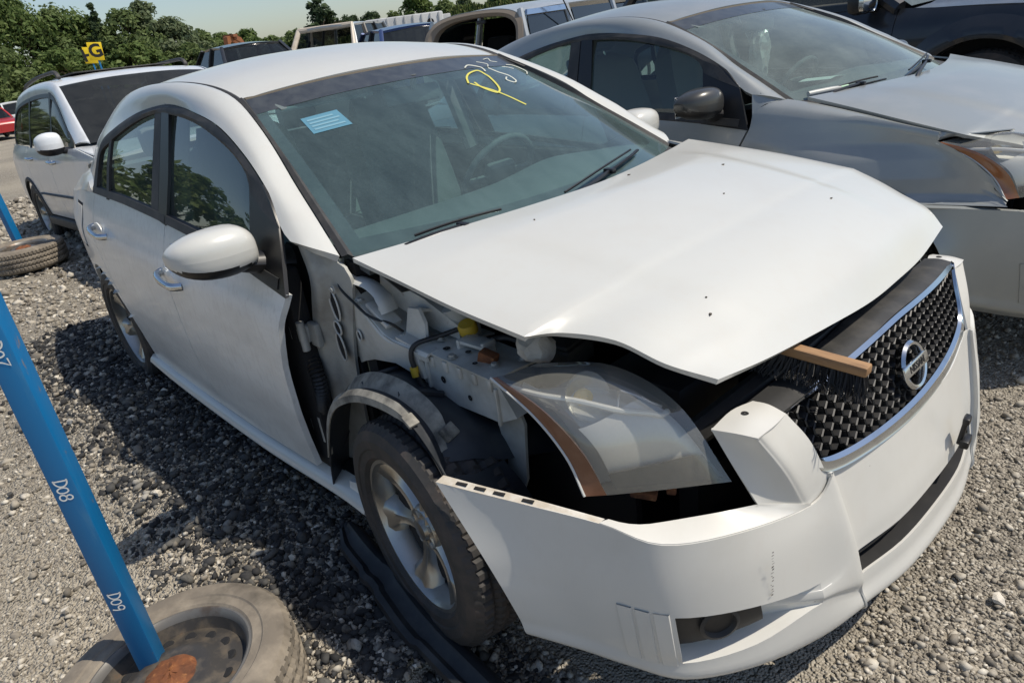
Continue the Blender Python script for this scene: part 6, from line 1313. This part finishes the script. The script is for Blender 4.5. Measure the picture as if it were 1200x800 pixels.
# gutted wagon standing crosswise: its open end faces the yard, its side the camera
def make_van():
    e = tag(empty('gutted_wagon', (-6.52, 4.98, .18), (0, 0, -math.pi/2+.16)), 'silver wagon with its whole end window gone, dark open cabin and chrome window visor', 'wagon')
    base = [(0, -.92, .9), (-.08, -.90, 1.16), (-.18, -.82, 1.38), (-.25, -.54, 1.49), (-.27, 0, 1.52), (-.25, .54, 1.49), (-.18, .82, 1.38), (-.08, .90, 1.16), (0, .92, .9)]; out = cr(base, 49); inn = cr([(x-.0, y*.86, z-.085*(z > 1)-.0) for x, y, z in base], 49)
    sheet('opening_frame', np.stack([out, (out+inn)/2+A((.03, 0, 0)), inn, inn+A((-.10, 0, -.01))]), M_trimtan, e, .01, (-1, 0, .8))
    sec = []
    for x, k, dz in ((.004, 1, 0), (-.9, 1.02, .04), (-2.2, 1.02, .05), (-3.3, .99, .0), (-3.9, .9, -.12)): sec.append([(x+b[0], b[1]*k, b[2]+(dz if b[2] > 1 else 0)) for b in base])
    G = surf(sec, 49, 33); up = G[:, 14:35]; sheet('roof', up, M_silver, e, .02, (-1.5, 0, .7))
    for s in (-1, 1):
        sheet('side_panel', surf([[(.0, s*.93, z), (-1.6, s*.955, z), (-3.2, s*.94, z), (-4.3, s*.90, z)] for z in (.25, .6, .93)], 19, 7), M_silver, e, .02, (-1.5, 0, .6))
        W = lambda x, z: (x, s*(.94-.30*max(0, z-.93)), z)
        for a, b, h in ((-.22, -1.20, 1.39), (-1.42, -2.50, 1.41), (-2.68, -3.55, 1.38)):
            q = MB(); q.prism([W(a-.0, .96), W(a-.12*(a > -.5), h), W(b, h), W(b, .96)], (0, 0, 0), (0, s*.008, 0)); wn = q.build('side_window', mat('dark_window_pane', (.012, .016, .018), .06, 0, .6), e)
        q = MB(); q.prism([W(-.30, 1.385), W(-.34, 1.45), W(-1.24, 1.46), W(-1.24, 1.395)], (0, 0, 0), (0, s*.035, 0)); q.build('window_visor', M_chrome, e)
        for x in (-.14, -1.31, -2.59, -3.66): q = MB(); q.tube([W(x, .93), W(x-.04*(x > -.5), 1.2), W(x-.1*(x > -.5), 1.46)], [.055, .05, .045], 8, flat=1.0); q.V = [(v[0], v[1] if abs(v[1]) < 9 else v[1], v[2]) for v in q.V]; q.build('pillar', M_silver, e)
        for x in (-.55, -3.2):
            me = tyre_data(.33, .2, .2, 40).copy(); me.transform(frame((x, s*.85, .33), (1, 0, 0), (0, 0, 1), (0, -1, 0))); me.materials.append(M_rubber); o = bpy.data.objects.new('tyre', me); COL.objects.link(o); o.parent = e
    sheet('lower_end', surf([[(.0, -.93, z), (.10, -.6, z), (.13, 0, z), (.10, .6, z), (.0, .93, z)] for z in (.25, .6, .90)], 31, 9), M_silver, e, .02, (-1, 0, .5))
    q = MB(); q.box((-1.9, 0, .35), (3.6, 1.6, .1)); q.box((-3.4, 0, .9), (.05, 1.6, 1.0)); q.box((-1.2, -.38, .85), (.2, .45, .6), (0, -.2, 0), .06); q.box((-1.2, .38, .85), (.2, .45, .6), (0, -.2, 0), .06); q.build('dark_cabin', M_void, e)
    q = MB(); q.box((-.30, .05, 1.37), (.05, .16, .05), None, .015); q.build('mirror_mount', M_greyp, e)
    q = MB(); q.tube([(-1.31, .96, 1.08), (-.85, .98, 1.66)], .009, 5); q.build('aerial', M_trim, e)
make_van()
simple_car('red_hatchback', 'red car parked far off at the left edge of the yard', 'car', (-41.5, 3.9, -.62), .1, M_red, top=1.45)
simple_car('white_pickup', 'white pickup parked far off beside the red car', 'pickup truck', (-45.5, 5.9, -.62), .2, M_ww, top=1.55, bx=(.3, -.5, -1.1, -2.2, -2.35), rear=-4.2)

# ------------------------------------------------------------------ lettered signs
def sign(loc, txt, size, label, rz):
    e = tag(empty('row_sign', loc, (0, .0, rz)), label, 'sign'); zt = 2.05+loc[2]; e.location.z = 0
    q = MB(); q.box((-.02, 0, zt/2-.4), (.09, .09, zt+.8), None, .01); q.build('post', M_blue, e)
    q = MB(); q.box((.045, 0, zt+.1), (.02, size*.78, size), (-.10, 0, 0), .004); p = q.build('sign_plate', M_yellow, e)
    M = frame((.057, 0, zt+.1), (0, 1, 0), (0, .0, 1), (1, 0, 0)) @ Euler((0, 0, -.10+.2)).to_matrix().to_4x4()
    textmesh('sign_letter', txt, size*1.0, M_signb, M, p, .002, .035*size)
sign((-44.5, 10.05, .75), 'G', .92, 'yellow sign with black letter G above the white suv roof', -.28)
sign((-49.5, 10.95, .72), 'H.', .92, 'yellow sign with black letter H partly hidden behind the G sign', -.28)

# ------------------------------------------------------------------ excavator
e = tag(empty('excavator', (-41.2, 17.1, .1), (0, 0, .6)), 'rusty orange excavator arm rising behind the parked cars', 'excavator')
e.scale = (.85, .85, .80)
q = MB(); q.box((0, 2.4, .95), (2.0, 2.2, 1.0), None, .1); q.build('cab_body', M_exc, e)
q = MB(); q.box((0, 1.7, 1.65), (1.3, 1.3, .9), None, .1); q.build('cab', M_void, e)
q = MB(); q.box((-.8, 2.4, .3), (.5, 2.8, .6), None, .15); q.box((.8, 2.4, .3), (.5, 2.8, .6), None, .15); q.build('tracks', M_void, e)
q = MB()
for x in (-.22, .22): q.prism([(x, 1.0, 1.2), (x, -.6, 3.2), (x, -1.3, 3.4), (x, -1.4, 3.15), (x, -.7, 2.85), (x, .6, .9)], (-.08, 0, 0), (.08, 0, 0))
q.prism([(0, -1.2, 3.4), (0, -2.0, 3.3), (0, -2.3, 1.0), (0, -1.95, 1.0), (0, -1.75, 2.9), (0, -1.2, 3.05)], (-.16, 0, 0), (.16, 0, 0)); q.box((0, -1.35, 3.35), (.8, .5, .18)); q.build('boom', M_exc, e)
q = MB(); q.prism([(0, -2.3, 1.2), (0, -1.6, 1.0), (0, -1.4, .4), (0, -2.2, .1), (0, -2.6, .5)], (-.5, 0, 0), (.5, 0, 0)); q.build('bucket', M_exc, e)

# ------------------------------------------------------------------ hill and trees
M_grass = mat('hill_grass', (.052, .085, .022), .95, var=[(.35, (.085, .105, .035), .42, .62, 8, None), (1.6, (.03, .055, .014), .48, .7, 6, None)], bump=(3, 1., .5), spec=.1)
CREST = cr([(-97, 26, -.3), (-92, 31, .1), (-84, 42.5, 1.1), (-76, 53, 2.7), (-71, 59, 3.5), (-66, 65.6, 3.7), (-55, 78, 4.2), (-40, 95, 5.0), (-20, 118, 5.5)], 70); Gh = []
for t_ in np.linspace(0, 1, 22):
    row = []
    for k, (x, y, z) in enumerate(CREST):
        d_ = -16+t_*52; f = .5-.5*math.cos(math.pi*min(1, t_/.31)); row.append((x-d_*.77, y+d_*.63, -.12+(z+.12)*f+(.22*math.sin(k*.9+t_*5)+.15*math.sin(k*2.3))*f*(z > .5)))
    Gh.append(row)
tag(sheet('hill', A(Gh), M_grass, None), 'green grassy embankment rising behind the parked cars', 'hill', kind='structure')
# tall grass on the slope
r = np.random.default_rng(8); n = 26000; Ga = A(Gh); ti = r.uniform(0, 11, n); ki = r.uniform(8, 68, n); i0 = ti.astype(int); j0 = ki.astype(int); fa = (ti-i0)[:, None]; fb = (ki-j0)[:, None]
p = (Ga[i0, j0]*(1-fa)+Ga[i0+1, j0]*fa)*(1-fb)+(Ga[i0, j0+1]*(1-fa)+Ga[i0+1, j0+1]*fa)*fb
h = r.uniform(.25, .75, n)[:, None]; d = r.normal(0, .25, (n, 3)); d[:, 2] = 1; wv = r.normal(0, 1, (n, 3)); wv[:, 2] = 0; wv /= np.linalg.norm(wv, axis=1, keepdims=True)
V = np.stack([p-wv*.13, p+wv*.13, p+d*h+wv*.05, p+d*h-wv*.05], 1).reshape(-1, 3)
GM = mat('grass_blades', (.07, .1, .03), .8, island=[(0., (.045, .075, .016)), (.5, (.085, .115, .032)), (1., (.15, .15, .06))], spec=.15)
o = fast_mesh('grass', V, np.arange(4*n).reshape(n, 4), GM); tag(o, 'long rough grass growing on the embankment', 'grass', kind='stuff')
def leafmat(name, c0, c1, c2):
    return mat(name, c1, .75, island=[(0., c0), (.5, c1), (1., c2)], spec=.2)
LM = [leafmat('leaves_deep_green', (.075, .115, .035), (.125, .185, .055), (.19, .24, .085)), leafmat('leaves_mid_green', (.085, .125, .045), (.145, .195, .07), (.20, .25, .105)), leafmat('leaves_grey_green', (.095, .13, .065), (.155, .195, .10), (.21, .25, .145)), leafmat('leaves_dark', (.04, .065, .032), (.065, .10, .048), (.10, .14, .065)), leafmat('leaves_brown_green', (.05, .05, .018), (.085, .08, .032), (.12, .10, .05))]  # leaf greens lightened so the colour stands in for haze
for m_ in LM:      # thin leaves let some light through
    N = m_.node_tree; b = N.nodes['Principled BSDF']; out = N.nodes['Material Output']; tl = N.nodes.new('ShaderNodeBsdfTranslucent'); mx = N.nodes.new('ShaderNodeMixShader'); mx.inputs[0].default_value = .4
    src = b.inputs['Base Color'].links[0].from_socket; N.links.new(src, tl.inputs[0]); N.links.new(b.outputs[0], mx.inputs[1]); N.links.new(tl.outputs[0], mx.inputs[2]); N.links.new(mx.outputs[0], out.inputs[0])
def tree(name, label, loc, h, w, kind=0, seed=0, n=5200, leaf=.24, low=.05, spire=0., group='trees along the edge of the yard', clumps=46, gap=0.):
    r = np.random.default_rng(seed); e = tag(empty(name, loc), label, 'tree', group)
    q = MB(); lean = r.normal(0, .03*h, 2); T = [(0, 0, -.3), (lean[0]*.3, lean[1]*.3, h*.3), (lean[0]*.7, lean[1]*.7, h*.6), (lean[0], lean[1], h*.92)]; q.tube(cr(T, 9), np.linspace(.028*h, .004*h, 9), 7)
    C_ = []
    for k in range(clumps):
        f = r.uniform(low, 1.0)**.85; prof = (math.sin(math.pi*min(1, (f*.86+.12)))**.7)*(1-spire*f); rad = w/2*prof*r.uniform(.45, 1.0); a = r.uniform(0, 6.283)
        c = np.array((lean[0]*f+rad*math.cos(a), lean[1]*f+rad*math.sin(a), h*(f*.97+.02))); C_.append((c, (.10+.13*r.random())*min(w, h*.9)*(1-.35*spire*f)))
        if k % 3 == 0 and f > .15: z0 = max(.1, f-.22)*h; q.tube([(lean[0]*f*.8, lean[1]*f*.8, z0), tuple(c*.55+np.array((lean[0]*f, lean[1]*f, c[2]))*.45-np.array((0, 0, .05*h))), tuple(c)], [.010*h, .006*h, .002*h], 5)
    q.build('trunk', M_bark, e)
    k = r.integers(0, clumps, n); cen = np.array([C_[i][0] for i in k]); rad = np.array([C_[i][1] for i in k])
    d = r.normal(size=(n, 3)); d /= np.linalg.norm(d, axis=1, keepdims=True); pos = cen+d*(rad*r.uniform(.25, 1.0, n)**.6)[:, None]*np.array((1, 1, .8)); pos[:, 2] = np.maximum(pos[:, 2], .05)
    nr = d*.7+r.normal(size=(n, 3))*.6+np.array((0, 0, .35)); nr /= np.linalg.norm(nr, axis=1, keepdims=True); t = np.cross(nr, r.normal(size=(n, 3))); t /= np.linalg.norm(t, axis=1, keepdims=True); b = np.cross(nr, t)
    s = (leaf*np.clip(np.exp(r.normal(-.1, .45, n)), .35, 2.2))[:, None]; V = np.stack([pos-t*s, pos-b*s*.5+nr*s*.1, pos+t*s, pos+b*s*.55+nr*s*.1], 1).reshape(-1, 3)
    o = fast_mesh('crown', V, np.arange(4*n).reshape(n, 4), LM[kind]); o.parent = e; return e
KN = ['dense bright green', 'mid green', 'pale grey-green', 'very dark', 'brownish green']
for i, (nm, x, y, z, h, w, kd, ls) in enumerate(TREES):
    tree(nm, TLAB[i], (x, y, z), h, w, kd, 100+i, **ls)
